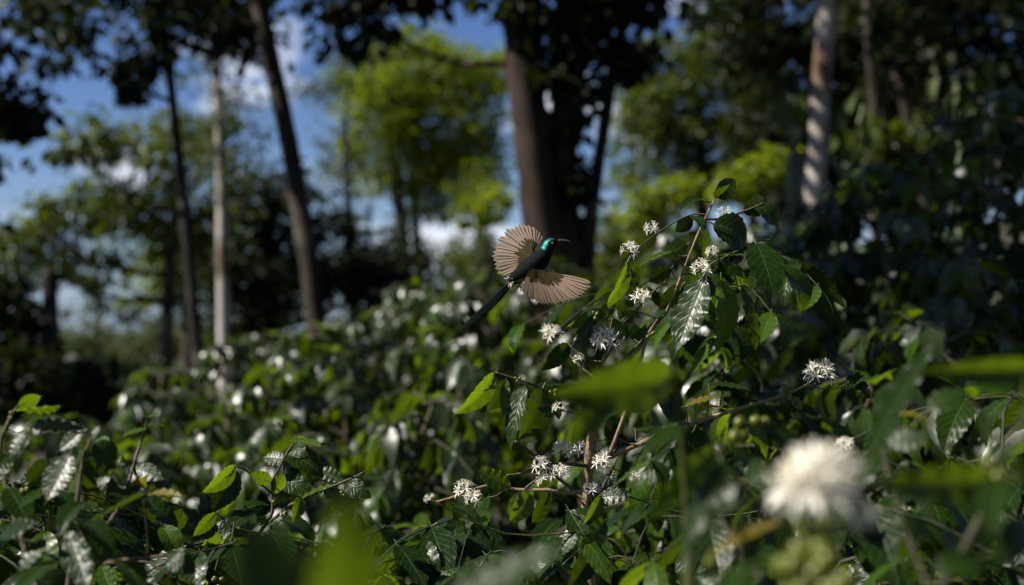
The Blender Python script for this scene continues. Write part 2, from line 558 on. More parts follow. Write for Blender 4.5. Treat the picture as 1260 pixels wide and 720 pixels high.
def leaf_matrix(base, dirv, normal, length, wr=1.0):
    Y = dirv.normalized()
    Z = normal - Y * normal.dot(Y)
    if Z.length < 1e-3: Z = Vector((0.1, 0.2, 1)) - Y * Vector((0.1, 0.2, 1)).dot(Y)
    Z.normalize()
    X = Y.cross(Z)
    M = Matrix(((X.x * length * wr, Y.x * length, Z.x * length, base.x),
                (X.y * length * wr, Y.y * length, Z.y * length, base.y),
                (X.z * length * wr, Y.z * length, Z.z * length, base.z), (0, 0, 0, 1)))
    return M


def distribute(items, parent, limit, minpx=10, stuff_name='foliage'):
    """the largest visible ones become objects named leaf, the rest one stuff part"""
    vis, rest = [], []
    for it in items:
        M, me = it
        q = proj(M.translation)
        s = M.col[1].xyz.length
        if q and -40 < q[0] < 1300 and -40 < q[1] < 760 and s * FPX / q[2] >= minpx:
            vis.append((s / q[2], it))
        else:
            rest.append(it)
    vis.sort(key=lambda a: -a[0])
    for _, (M, me) in vis[:limit]: put('leaf', me, M, parent)
    rest += [it for _, it in vis[limit:]]
    join_instances(stuff_name, rest, parent)
    return len(vis[:limit])


# ------------------------------------------------------------------ ground
def ground():
    xs = sorted(set([-1500, -800, -400, -200, -120, -80, -55] + [x * 1.5 for x in range(-25, 30)] + [60, 90, 140, 220, 400, 800, 1500]))
    ys = sorted(set([-1500, -600, -200, -80, -40, -20] + [y * 1.5 for y in range(-8, 36)] + [60, 75, 100, 140, 220, 400, 800, 1800]))
    V = [Vector((x, y, gz(x, y) + (0.06 * math.sin(x * 1.7) * math.cos(y * 1.3) if abs(x) < 40 and abs(y) < 60 else 0))) for y in ys for x in xs]
    n = len(xs)
    F = [(j * n + i, j * n + i + 1, (j + 1) * n + i + 1, (j + 1) * n + i) for j in range(len(ys) - 1) for i in range(n - 1)]
    m, nn, o = new_mat('leaf_litter_soil')
    l = nn.links.new
    tc = nd(nn, 'ShaderNodeTexCoord')
    a = nd(nn, 'ShaderNodeTexNoise'); a.inputs['Scale'].default_value = 3; a.inputs['Detail'].default_value = 10
    l(tc.outputs['Object'], a.inputs['Vector'])
    cr = nd(nn, 'ShaderNodeValToRGB')
    cr.color_ramp.elements[0].position = 0.35; cr.color_ramp.elements[0].color = (0.03, 0.02, 0.012, 1)
    cr.color_ramp.elements[1].position = 0.7; cr.color_ramp.elements[1].color = (0.03, 0.045, 0.014, 1)
    l(a.outputs['Fac'], cr.inputs['Fac'])
    pb = nd(nn, 'ShaderNodeBsdfPrincipled'); pb.inputs['Roughness'].default_value = 0.95
    l(cr.outputs[0], pb.inputs['Base Color'])
    b = nd(nn, 'ShaderNodeBump'); b.inputs['Distance'].default_value = 0.1
    l(a.outputs['Fac'], b.inputs['Height']); l(b.outputs[0], pb.inputs['Normal']); l(pb.outputs[0], o.inputs['Surface'])
    me = mesh_from('ground', V, F, m)
    tag(put('ground', me), 'dark leaf strewn plantation soil under the coffee bushes', None, None, 'structure')


ground()


# ------------------------------------------------------------------ trees
def tree(name, label, group, trunks, blobs, leaves, bark, size, seed, limit=0, cat='tree', droop=0.3, sub=30, spread=0.115, dens=1.0):
    """trunks: list of ([(px,py),...], depth, [radii px]); blobs: (px, py, rx, ry, n, depth)"""
    rng = random.Random(seed)
    path0, d0, r0 = trunks[0]
    foot = P(path0[-1][0], path0[-1][1], d0)
    foot.z = gz(foot.x, foot.y)
    t = thing(name, foot, label, cat, group)
    trunk_pts = []
    for ti, (path, d, rp) in enumerate(trunks):
        pts = [P(x, y, d) for x, y in path]
        rads = [r * d / FPX for r in rp]
        g = gz(pts[-1].x, pts[-1].y)
        if pts[-1].z > g + 0.05:
            pts.append(Vector((pts[-1].x + rng.uniform(-.05, .05), pts[-1].y, g - 0.1))); rads.append(rads[-1] * 1.25)
        sp, sr = smooth_path(pts, rads, 5)
        trunk_pts += sp
        V, F, U = tube_geo(sp, sr, 12 if rads[0] > 0.1 else 8, 0.07, rng)
        Geo().add(V, F, U).build('trunk', bark, t)
    items = []
    for (px, py, rx, ry, n, d) in blobs:
        c = P(px, py, d)
        ax, az = rx * d / FPX, ry * d / FPX
        ay = max(ax, az) * 0.9
        near = min(trunk_pts, key=lambda q: (q - (c - Vector((0, 0, (c - foot).xy.length * 0.4)))).length)
        if py < -300:
            near = min(trunk_pts, key=lambda q: abs(q.z - (c.z - 0.4)))
        mid = (near + c) / 2 + Vector((rng.uniform(-.1, .1), rng.uniform(-.1, .1), -0.1)) * (c - near).length
        r_l = max(0.012, min(0.05, 0.02 * (c - near).length))
        lp, lr = smooth_path([near, mid, c], [r_l, r_l * .7, r_l * .4], 4)
        Geo().add(*tube_geo(lp, lr, 6)).build('limb', bark, t)
        n = int(n * dens)
        nc = max(4, n // sub)
        tw = Geo()
        for k in range(nc):
            while True:
                v = Vector((rng.uniform(-1, 1), rng.uniform(-1, 1), rng.uniform(-1, 1)))
                if 0.15 < v.length < 1: break
            if v.length < 0.5 and rng.random() < 0.6: v *= 1.5
            cc = c + Vector((v.x * ax, v.y * ay, v.z * az))
            tw.add(*tube_geo([c, (c + cc) / 2 + rv(rng, 0.05 * ax), cc], [r_l * .35, r_l * .22, r_l * .1], 3, cap=False))
            sg = spread * (ax + az) * rng.uniform(0.6, 1.3)
            for q in range(int(n / nc * rng.uniform(0.6, 1.4))):
                p = cc + Vector((rng.gauss(0, sg), rng.gauss(0, sg), rng.gauss(0, sg * 0.6)))
                dv = (p - cc) * 0.6 / max(sg, 1e-3) + rv(rng, 0.5) + Vector((0, 0, -droop))
                nm = Vector((0, 0, 1)) + rv(rng, 0.45)
                items.append((leaf_matrix(p, dv, nm, size * rng.uniform(0.7, 1.3), rng.uniform(0.85, 1.2)), rng.choice(leaves)))
        tw.build('twigs', bark, t, kind='stuff')
    distribute(items, t, limit, 10)
    return t


def sky_block_tree(x, y, h, seed, label):  # unseen tree, added only to hold back light from the open sky
    rng = random.Random(seed)
    f = Vector((x, y, gz(x, y) - .1))
    t = thing('shade_tree', f, label, 'tree', G_TR)
    pts, rads = smooth_path([f, f + Vector((.1, 0, h * .4)), f + Vector((-.1, .1, h * .8)), f + Vector((0, .1, h))], [.2, .16, .12, .06], 5)
    Geo().add(*tube_geo(pts, rads, 10, .06, rng)).build('trunk', M_BARK_DARK, t)
    items = []
    for k in range(14):
        a = rng.uniform(0, 6.28); e = rng.uniform(.3, 1)
        c = f + Vector((math.cos(a) * 2.2 * e, math.sin(a) * 2.2 * e, h * rng.uniform(.5, 1.1)))
        s_ = f + Vector((0, 0, min(h * .9, c.z - f.z - .5)))
        Geo().add(*tube_geo([s_, (s_ + c) / 2 + Vector((0, 0, .15)), c], [.06, .04, .02], 6)).build('limb', M_BARK_DARK, t)
        for q in range(160):
            p = c + Vector((rng.gauss(0, .5), rng.gauss(0, .5), rng.gauss(0, .35)))
            items.append((leaf_matrix(p, rv(rng) + Vector((0, 0, -.3)), Vector((0, 0, 1)) + rv(rng, .45), .2 * rng.uniform(.7, 1.3)), rng.choice(T_DARK)))
    distribute(items, t, 0)


G_TR = 'shade trees around the coffee plot'
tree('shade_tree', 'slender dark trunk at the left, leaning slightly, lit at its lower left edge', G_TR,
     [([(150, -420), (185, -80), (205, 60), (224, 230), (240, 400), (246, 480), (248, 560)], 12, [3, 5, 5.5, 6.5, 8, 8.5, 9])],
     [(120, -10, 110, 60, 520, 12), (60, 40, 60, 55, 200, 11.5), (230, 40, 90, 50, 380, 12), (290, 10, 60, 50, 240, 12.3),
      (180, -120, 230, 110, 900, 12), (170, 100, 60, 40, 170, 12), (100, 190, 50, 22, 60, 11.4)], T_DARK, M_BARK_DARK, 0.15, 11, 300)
tree('shade_tree', 'pale straight slim trunk between the two dark leaning trunks, crown of wispy foliage', G_TR,
     [([(262, -60), (266, 60), (271, 200), (274, 330), (275, 430), (276, 470)], 15, [4, 5, 6, 7, 7.5, 8])],
     [(290, 110, 60, 60, 330, 15), (240, 180, 60, 60, 240, 15.2), (310, 200, 50, 70, 240, 15), (270, 20, 80, 40, 200, 15)], T_PALE, M_BARK_PALE, 0.085, 12, 0, dens=1.6)
tree('shade_tree', 'tall dark leaning trunk left of centre with blue sky on both sides of it', G_TR,
     [([(285, -260), (302, -100), (320, 10), (346, 130), (367, 240), (384, 350), (392, 420), (396, 500)], 10.5, [8, 9.5, 10.5, 11.5, 12, 12.5, 13.5, 15])],
     [(280, -60, 120, 60, 420, 10.5), (200, -40, 100, 40, 260, 10), (440, -90, 140, 60, 460, 11)], T_DARK, M_BARK_BROWN, 0.15, 13, 300)
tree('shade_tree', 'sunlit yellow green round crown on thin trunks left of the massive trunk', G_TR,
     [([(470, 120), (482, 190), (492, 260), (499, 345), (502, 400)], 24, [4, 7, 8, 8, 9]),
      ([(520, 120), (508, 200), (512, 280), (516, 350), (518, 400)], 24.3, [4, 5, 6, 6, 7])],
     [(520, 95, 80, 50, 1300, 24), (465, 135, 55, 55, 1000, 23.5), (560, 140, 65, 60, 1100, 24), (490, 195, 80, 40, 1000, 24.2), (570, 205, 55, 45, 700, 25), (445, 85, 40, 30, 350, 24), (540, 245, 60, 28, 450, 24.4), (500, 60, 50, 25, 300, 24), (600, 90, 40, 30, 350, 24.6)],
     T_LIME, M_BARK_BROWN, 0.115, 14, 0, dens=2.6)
tree('shade_tree', 'massive dark trunk in the middle, left side dappled with sun, black leaves above', G_TR,
     [([(560, -700), (590, -300), (622, -100), (642, 0), (646, 80), (655, 180), (667, 280), (676, 380), (678, 470)], 10, [20, 24, 27, 27, 24, 22, 23, 26, 30]),
      ([(760, -150), (706, 0), (697, 100), (693, 200), (694, 320), (690, 420)], 10.12, [18, 20, 17, 18, 21, 24])],
     [(690, -20, 110, 60, 500, 9.9), (760, 30, 70, 60, 300, 9.9), (560, -40, 110, 40, 420, 10.2), (710, 90, 40, 50, 160, 9.9), (600, -120, 130, 60, 450, 10),
      (440, 10, 90, 45, 320, 10.4), (700, 60, 34, 50, 260, 10.2), (696, 150, 18, 60, 200, 10.2), (700, 240, 20, 50, 200, 10.2),
      (300, -800, 330, 170, 600, 5.2), (520, -620, 300, 140, 380, 6.8), (150, -700, 200, 160, 500, 6.5), (560, -700, 300, 200, 900, 8.6), (60, -1090, 540, 190, 1150, 4.4), (70, -950, 500, 170, 800, 5.6), (330, -1250, 480, 200, 950, 3.6), (-790, -1757, 460, 200, 750, 3.2), (-500, -1150, 300, 150, 900, 4.6), (500, -800, 330, 150, 600, 6.0)], T_DARK, M_BARK_BIG, 0.14, 15, 300)  # high crown masses on this row: out of view, added to shade the right slope
tree('shade_tree', 'thin black leaning trunk just right of the massive trunk, against the sky gap', G_TR,
     [([(800, -140), (768, 20), (752, 100), (738, 190), (727, 270), (722, 360)], 10.12, [5, 7, 8, 8, 9, 10])],
     [(800, -40, 90, 50, 340, 10.1), (760, 70, 40, 25, 120, 10.2)], T_DARK, M_BARK_DARK, 0.13, 16, 200)
tree('shade_tree', 'pale mottled grey trunk on the right, brightly sunlit down its left side', G_TR,
     [([(1030, -200), (1019, -20), (1014, 60), (1009, 130), (1006, 190), (1000, 250), (996, 330), (994, 420)], 9.5, [10, 11.5, 12, 12.5, 12.5, 12.5, 13.5, 16])],
     [(1080, -140, 140, 60, 500, 9.8), (1120, -40, 120, 40, 260, 9.8)], T_DARK, M_BARK_PALE, 0.13, 17, 200)
tree('shade_tree', 'mid green leafy crown left of the slim pale trunk, dark under its lower limbs', G_TR,
     [([(225, 180), (215, 260), (208, 340), (205, 440)], 17, [4, 6, 7, 9])],
     [(150, 175, 80, 30, 330, 17), (220, 220, 80, 55, 600, 17), (130, 250, 60, 40, 380, 17), (200, 275, 80, 35, 480, 17.4), (60, 275, 50, 35, 260, 17), (250, 160, 50, 50, 260, 17.2), (40, 310, 60, 50, 380, 17), (110, 320, 70, 30, 260, 17.5)],
     T_GREEN, M_BARK_DARK, 0.12, 18, 0, dens=2.0)
tree('shade_tree', 'dark drooping foliage poking in at the left edge high above the bushes', G_TR,
     [([(-330, -500), (-300, 0), (-260, 300), (-250, 520)], 8.5, [20, 24, 28, 32])],
     [(-10, 110, 60, 55, 260, 8.5), (-80, 20, 120, 90, 500, 8.5), (-60, 240, 60, 70, 260, 8.6), (10, 150, 30, 20, 60, 8.4), (-150, 330, 90, 60, 400, 8.8)],
     T_DARK, M_BARK_DARK, 0.12, 19, 250)
tree('shade_tree', 'dense sunlit green crown right of the massive trunk with small holes of sky', G_TR,
     [([(850, 60), (860, 150), (864, 230), (866, 320)], 20, [5, 8, 9, 10])],
     [(830, 90, 75, 50, 950, 20), (900, 60, 70, 50, 800, 20), (800, 160, 50, 55, 700, 19.5), (870, 160, 80, 45, 900, 20), (930, 130, 60, 60, 600, 20.5), (830, 220, 90, 30, 600, 20), (930, 210, 60, 40, 500, 20)],
     T_GREEN, M_BARK_BROWN, 0.11, 20, 0, dens=2.5)
tree('shade_tree', 'broad shaded crown filling the top right corner behind the pale trunk', G_TR,
     [([(1150, -100), (1140, 60), (1135, 200), (1130, 320)], 14, [14, 17, 19, 22])],
     [(1100, 20, 120, 60, 900, 14), (1220, 10, 90, 70, 800, 14), (930, 10, 90, 50, 600, 14.5), (1170, 100, 120, 45, 800, 14), (1060, 110, 70, 40, 450, 14.6), (1240, 90, 60, 60, 400, 13.5), (960, 80, 60, 40, 350, 15), (1120, -120, 260, 100, 1100, 14)],
     T_DARK, M_BARK_DARK, 0.13, 21, 0, dens=1.6)
tree('shade_tree', 'thin brownish upright stub of a trunk in the shade right of the pale mottled trunk', G_TR,
     [([(1066, -40), (1068, 40), (1072, 90), (1076, 130), (1078, 260)], 12.5, [4, 5, 6, 7, 8])],
     [(1075, 0, 60, 40, 160, 12.6), (1120, 70, 40, 22, 90, 12.6)], T_DARK, M_BARK_BROWN, 0.12, 22)
tree('shade_tree', 'thin brownish limb leaning left above the right hand bushes', G_TR,
     [([(1080, 20), (1096, 70), (1108, 110), (1120, 180)], 13.0, [3, 5, 6, 7])],
     [(1140, 60, 50, 25, 130, 13), (1080, 10, 50, 30, 130, 13)], T_DARK, M_BARK_BROWN, 0.12, 23)
tree('shade_tree', 'loose olive crown with sky showing through, between the leaning trunk and the sunlit crown', G_TR,
     [([(424, 140), (428, 240), (432, 330), (434, 420)], 22, [3, 5, 6, 7])],
     [(400, 120, 40, 45, 300, 22), (430, 190, 45, 40, 300, 22), (395, 210, 30, 50, 220, 22), (440, 60, 50, 30, 200, 22)], T_PALE, M_BARK_BROWN, 0.1, 24, 0, dens=1.6)
tree('shade_tree', 'yellow green low crown glowing just left of the slim pale trunk', G_TR,
     [([(225, 300), (228, 380), (230, 450)], 20, [4, 5, 7])],
     [(205, 330, 45, 30, 480, 20), (190, 365, 40, 20, 240, 20), (235, 300, 40, 25, 240, 20.4), (300, 275, 35, 25, 300, 20)], T_LIME, M_BARK_BROWN, 0.1, 25, 0, dens=2.0)
tree('shade_tree', 'dark dense tree behind the leaning trunk, above the sunlit bush row', G_TR,
     [([(330, 240), (332, 330), (334, 430)], 19, [7, 9, 11])],
     [(330, 250, 60, 50, 900, 19), (330, 330, 60, 60, 1300, 19), (430, 340, 70, 45, 1300, 20), (300, 360, 50, 50, 800, 18.5), (410, 285, 40, 30, 300, 19), (480, 330, 50, 50, 900, 21), (230, 350, 30, 60, 500, 19.5)], T_DARK, M_BARK_DARK, 0.13, 26, 0, dens=1.5)
tree('shade_tree', 'dark thicket tree filling the shaded left edge below the sky', G_TR,
     [([(60, 330), (64, 420), (66, 500)], 12.5, [9, 10, 12])],
     [(0, 400, 50, 60, 1100, 12.5), (80, 478, 80, 42, 1600, 12.8), (10, 480, 80, 50, 1300, 12), (165, 500, 55, 34, 900, 13), (-60, 420, 90, 90, 900, 12.5), (130, 470, 50, 30, 500, 13.2)], T_DARK, M_BARK_DARK, 0.12, 27)
tree('shade_tree', 'shadowy tree low behind the massive trunk, between it and the sunlit crown', G_TR,
     [([(590, 260), (592, 340), (594, 420)], 22, [6, 8, 9])],
     [(570, 340, 60, 40, 800, 22), (590, 230, 35, 40, 300, 22), (640, 350, 70, 50, 900, 21), (770, 300, 60, 50, 900, 18), (720, 350, 60, 50, 900, 19)], T_GREEN, M_BARK_DARK, 0.11, 28, 0, dens=1.6)
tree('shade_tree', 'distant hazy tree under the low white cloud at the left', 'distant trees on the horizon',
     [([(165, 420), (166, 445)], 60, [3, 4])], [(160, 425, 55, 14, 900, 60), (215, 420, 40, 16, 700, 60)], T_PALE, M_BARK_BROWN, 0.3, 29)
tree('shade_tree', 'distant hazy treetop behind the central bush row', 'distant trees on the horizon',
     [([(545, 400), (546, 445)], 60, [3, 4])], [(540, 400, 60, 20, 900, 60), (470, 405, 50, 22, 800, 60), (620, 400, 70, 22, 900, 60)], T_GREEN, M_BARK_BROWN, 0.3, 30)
tree('shade_tree', 'dark wall of forest behind the pale trunk and right hand bushes', G_TR,
     [([(1000, 60), (1005, 200), (1010, 330)], 18, [8, 10, 12])],
     [(960, 150, 70, 60, 900, 17.5), (1050, 170, 90, 70, 1500, 18), (1160, 180, 100, 70, 1500, 18), (1240, 150, 60, 90, 1000, 17), (1000, 240, 90, 50, 1200, 17.5), (1100, 40, 120, 70, 1300, 18), (920, 30, 60, 40, 400, 18)], T_DARK, M_BARK_DARK, 0.14, 31, 0, dens=1.5)

tree('shade_tree', 'unseen wide crown added above the frame to keep sky light off the right hand slope', G_TR,
     [([(2200, -1500), (2150, -600), (2100, 0), (2080, 400)], 6.5, [40, 50, 60, 70])],
     [(1500, -1300, 500, 260, 1500, 6.0), (2100, -900, 500, 350, 1500, 6.5), (1500, -700, 300, 160, 900, 7.5)], T_DARK, M_BARK_DARK, 0.19, 32)  # never in view, added to cut the sky fill from overhead
tree('shade_tree', 'unseen crown added beyond the right edge of the frame to darken the slope', G_TR,
     [([(1900, -500), (1880, 0), (1860, 300)], 8, [30, 34, 40])],
     [(1600, -250, 260, 220, 1500, 8.0), (1700, 150, 260, 160, 1200, 8.5), (1450, -500, 260, 160, 900, 9)], T_DARK, M_BARK_DARK, 0.17, 33)  # out of frame, added so less sky light reaches the right bushes
for (bx_, by_, hh, sd_, lb_) in ((2.2, -3.5, 7.0, 71, 'unseen leafy tree added behind the viewer on the uphill side to block sky light'), (-1.6, -5.5, 8.0, 72, 'unseen leafy tree added behind the viewer on the downhill side to block sky light'), (6.5, 1.0, 7.0, 73, 'unseen leafy tree added uphill beside the viewer to block sky light'),
        (-9.5, -3.0, 6.0, 74, 'unseen low tree added downhill behind the left shoulder of the viewer to block sky light'), (-10.5, 1.5, 6.2, 75, 'unseen low tree added straight downhill of the viewer to block sky light'), (-9.5, 5.5, 5.6, 76, 'unseen low tree added downhill of the dark thicket to block sky light'), (1.2, -8.0, 10.0, 77, 'unseen tall tree added farthest behind the viewer to block sky light'), (-5.5, -7.5, 8.5, 78, 'unseen tall tree added behind the viewer at the foot of the slope to block sky light')):
    sky_block_tree(bx_, by_, hh, sd_, lb_)

def ridge():
    rng = random.Random(9)
    xs = [-190 + i * 1.6 for i in range(240)]
    V = []; n = len(xs); rows = 10
    for j in range(rows):
        y = 95 + j * 7
        for i, x in enumerate(xs):
            hh = (3.2 + 1.6 * math.sin(x * .045 + 1) + 1.2 * math.sin(x * .11)) * math.sin(math.pi * min(1, j / (rows - 1) + .02) * .55)
            bump = abs(math.sin(x * .9 + j * 2.1)) * 1.1 + rng.uniform(0, 1.0)
            V.append(Vector((x + rng.uniform(-.5, .5), y + rng.uniform(-2, 2), gz(x, y) * .8 - .6 + (hh * 1.2 + bump if j else -3))))
    F = [(j * n + i, j * n + i + 1, (j + 1) * n + i + 1, (j + 1) * n + i) for j in range(rows - 1) for i in range(n - 1)]
    m, nn, o = new_mat('distant_forest')
    l = nn.links.new
    tc = nd(nn, 'ShaderNodeTexCoord'); a = nd(nn, 'ShaderNodeTexNoise'); a.inputs['Scale'].default_value = .9; a.inputs['Detail'].default_value = 8
    l(tc.outputs['Object'], a.inputs['Vector'])
    cr = nd(nn, 'ShaderNodeValToRGB'); cr.color_ramp.elements[0].position = .35; cr.color_ramp.elements[1].position = .7
    cr.color_ramp.elements[0].color = (.02, .035, .012, 1); cr.color_ramp.elements[1].color = (.07, .10, .035, 1)
    l(a.outputs['Fac'], cr.inputs['Fac'])
    pb = nd(nn, 'ShaderNodeBsdfPrincipled'); pb.inputs['Roughness'].default_value = .95; l(cr.outputs[0], pb.inputs['Base Color'])
    l(pb.outputs[0], o.inputs['Surface'])
    tag(put('forested_hills', mesh_from('forested_hills', V, F, m, False)), 'distant forested ridge closing the horizon', None, None, 'structure')


ridge()

# ------------------------------------------------------------------ round shrubs behind the plot
def shrub(label, blobs, leaves, size, seed, stem):
    px, py, d, r = stem
    tree('shrub', label, 'rounded shrubs behind the coffee plot', [([(px, py), (px + 2, py + 60)], d, [r, r * 1.3])], blobs, leaves, M_BARK_BROWN, size, seed, 0, 'shrub')


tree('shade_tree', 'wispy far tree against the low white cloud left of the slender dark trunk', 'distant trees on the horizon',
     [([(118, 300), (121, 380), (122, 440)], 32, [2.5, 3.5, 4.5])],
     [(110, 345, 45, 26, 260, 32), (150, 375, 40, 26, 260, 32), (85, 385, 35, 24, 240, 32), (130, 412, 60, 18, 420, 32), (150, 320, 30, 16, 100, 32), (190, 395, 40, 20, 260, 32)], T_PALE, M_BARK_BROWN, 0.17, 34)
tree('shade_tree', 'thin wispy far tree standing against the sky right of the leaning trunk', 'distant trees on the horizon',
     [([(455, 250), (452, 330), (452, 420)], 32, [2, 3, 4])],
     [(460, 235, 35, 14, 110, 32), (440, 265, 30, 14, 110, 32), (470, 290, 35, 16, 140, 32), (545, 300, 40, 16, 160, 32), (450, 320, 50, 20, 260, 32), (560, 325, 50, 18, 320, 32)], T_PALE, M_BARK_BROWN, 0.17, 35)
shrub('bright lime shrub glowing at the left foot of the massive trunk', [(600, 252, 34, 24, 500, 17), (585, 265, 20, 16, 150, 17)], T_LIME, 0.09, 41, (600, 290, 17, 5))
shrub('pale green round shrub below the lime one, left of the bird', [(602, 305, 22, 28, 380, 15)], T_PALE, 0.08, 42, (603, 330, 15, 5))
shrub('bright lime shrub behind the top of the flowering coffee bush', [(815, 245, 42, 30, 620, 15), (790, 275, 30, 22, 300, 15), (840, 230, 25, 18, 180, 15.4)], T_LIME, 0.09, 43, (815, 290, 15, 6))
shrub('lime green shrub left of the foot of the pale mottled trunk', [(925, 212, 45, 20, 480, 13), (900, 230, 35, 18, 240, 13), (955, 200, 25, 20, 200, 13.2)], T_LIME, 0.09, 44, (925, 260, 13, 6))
shrub('green sunlit shrub right of the pale mottled trunk', [(1090, 165, 45, 26, 420, 12), (1125, 180, 35, 20, 240, 12)], T_GREEN, 0.1, 45, (1100, 230, 12, 6))

for k, (sx, sy, sd, lb, st_) in enumerate((
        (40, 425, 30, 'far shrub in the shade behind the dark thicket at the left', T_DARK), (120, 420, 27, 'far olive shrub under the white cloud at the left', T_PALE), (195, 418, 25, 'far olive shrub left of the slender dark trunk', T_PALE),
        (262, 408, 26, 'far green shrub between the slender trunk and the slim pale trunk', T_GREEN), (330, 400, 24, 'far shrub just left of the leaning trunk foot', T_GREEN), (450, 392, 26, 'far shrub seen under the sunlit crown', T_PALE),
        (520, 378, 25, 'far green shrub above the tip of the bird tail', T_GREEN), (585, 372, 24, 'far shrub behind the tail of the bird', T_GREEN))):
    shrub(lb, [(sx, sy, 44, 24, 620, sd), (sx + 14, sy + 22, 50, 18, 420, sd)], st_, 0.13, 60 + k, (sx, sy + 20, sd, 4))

# ------------------------------------------------------------------ banana plants with strap leaves
def strap_plant(label, d, leaves_px, foot_px, seed):
    rng = random.Random(seed)
    f = P(foot_px[0], foot_px[1], d); f.z = gz(f.x, f.y)
    t = thing('banana_plant', f, label, 'banana plant', 'banana plants behind the right hand bushes')
    crown = P(foot_px[0], foot_px[1], d)
    Geo().add(*tube_geo([f, (f + crown) / 2, crown], [0.09, 0.08, 0.05], 8)).build('stem', M_LEAFSTEM, t)
    for (bx, by, tx, ty, w) in leaves_px:
        b = P(bx, by, d); tp = P(tx, ty, d + rng.uniform(-.2, .2))
        Geo().add(*tube_geo([crown, (crown + b) / 2, b], [0.02, 0.015, 0.01], 5)).build('leaf_stalk', M_LEAFSTEM, t)
        ln = (tp - b).length
        M = leaf_matrix(b, tp - b, Vector((-0.4, -0.7, 0.5)), ln, w * d / FPX / ln / 0.22)
        put('leaf', BANANA, M, t)


M_BANANA = leaf_mat('banana_leaf', (0.02, 0.04, 0.006), (0.06, 0.085, 0.015), (0.12, 0.18, 0.01), rough=0.45, tfac=0.25, spec=0.3)
M_LEAFSTEM = soft_mat('banana_stem', (0.08, 0.11, 0.04), (0.14, 0.15, 0.07), (0, 0, 0), 0.0, 0.6, 12)
BANANA = leaf_template('banana_leaf', M_BANANA, 4, 16, W=0.22, bend=0.12, fold=0.3, wave=0.012, puck=0.004, petiole=False, peak=1.0)
strap_plant('banana plant with long straight blades crossing right of the pale trunk', 9.3,
            [(1022, 190, 1056, 105, 16), (1062, 130, 1074, 185, 14), (1040, 200, 1028, 120, 10), (1050, 205, 1085, 150, 12)], (1040, 225), 51)
strap_plant('banana plant with dark wide blades left of the pale trunk', 9.9,
            [(975, 150, 965, 105, 20), (985, 160, 992, 100, 18), (972, 165, 950, 130, 14)], (978, 190), 52)
strap_plant('banana plant with upright narrow blades in the shade near the right edge', 10.5,
            [(1146, 130, 1150, 70, 12), (1200, 110, 1190, 85, 12), (1218, 105, 1219, 68, 14), (1176, 125, 1170, 85, 9)], (1180, 170), 53)

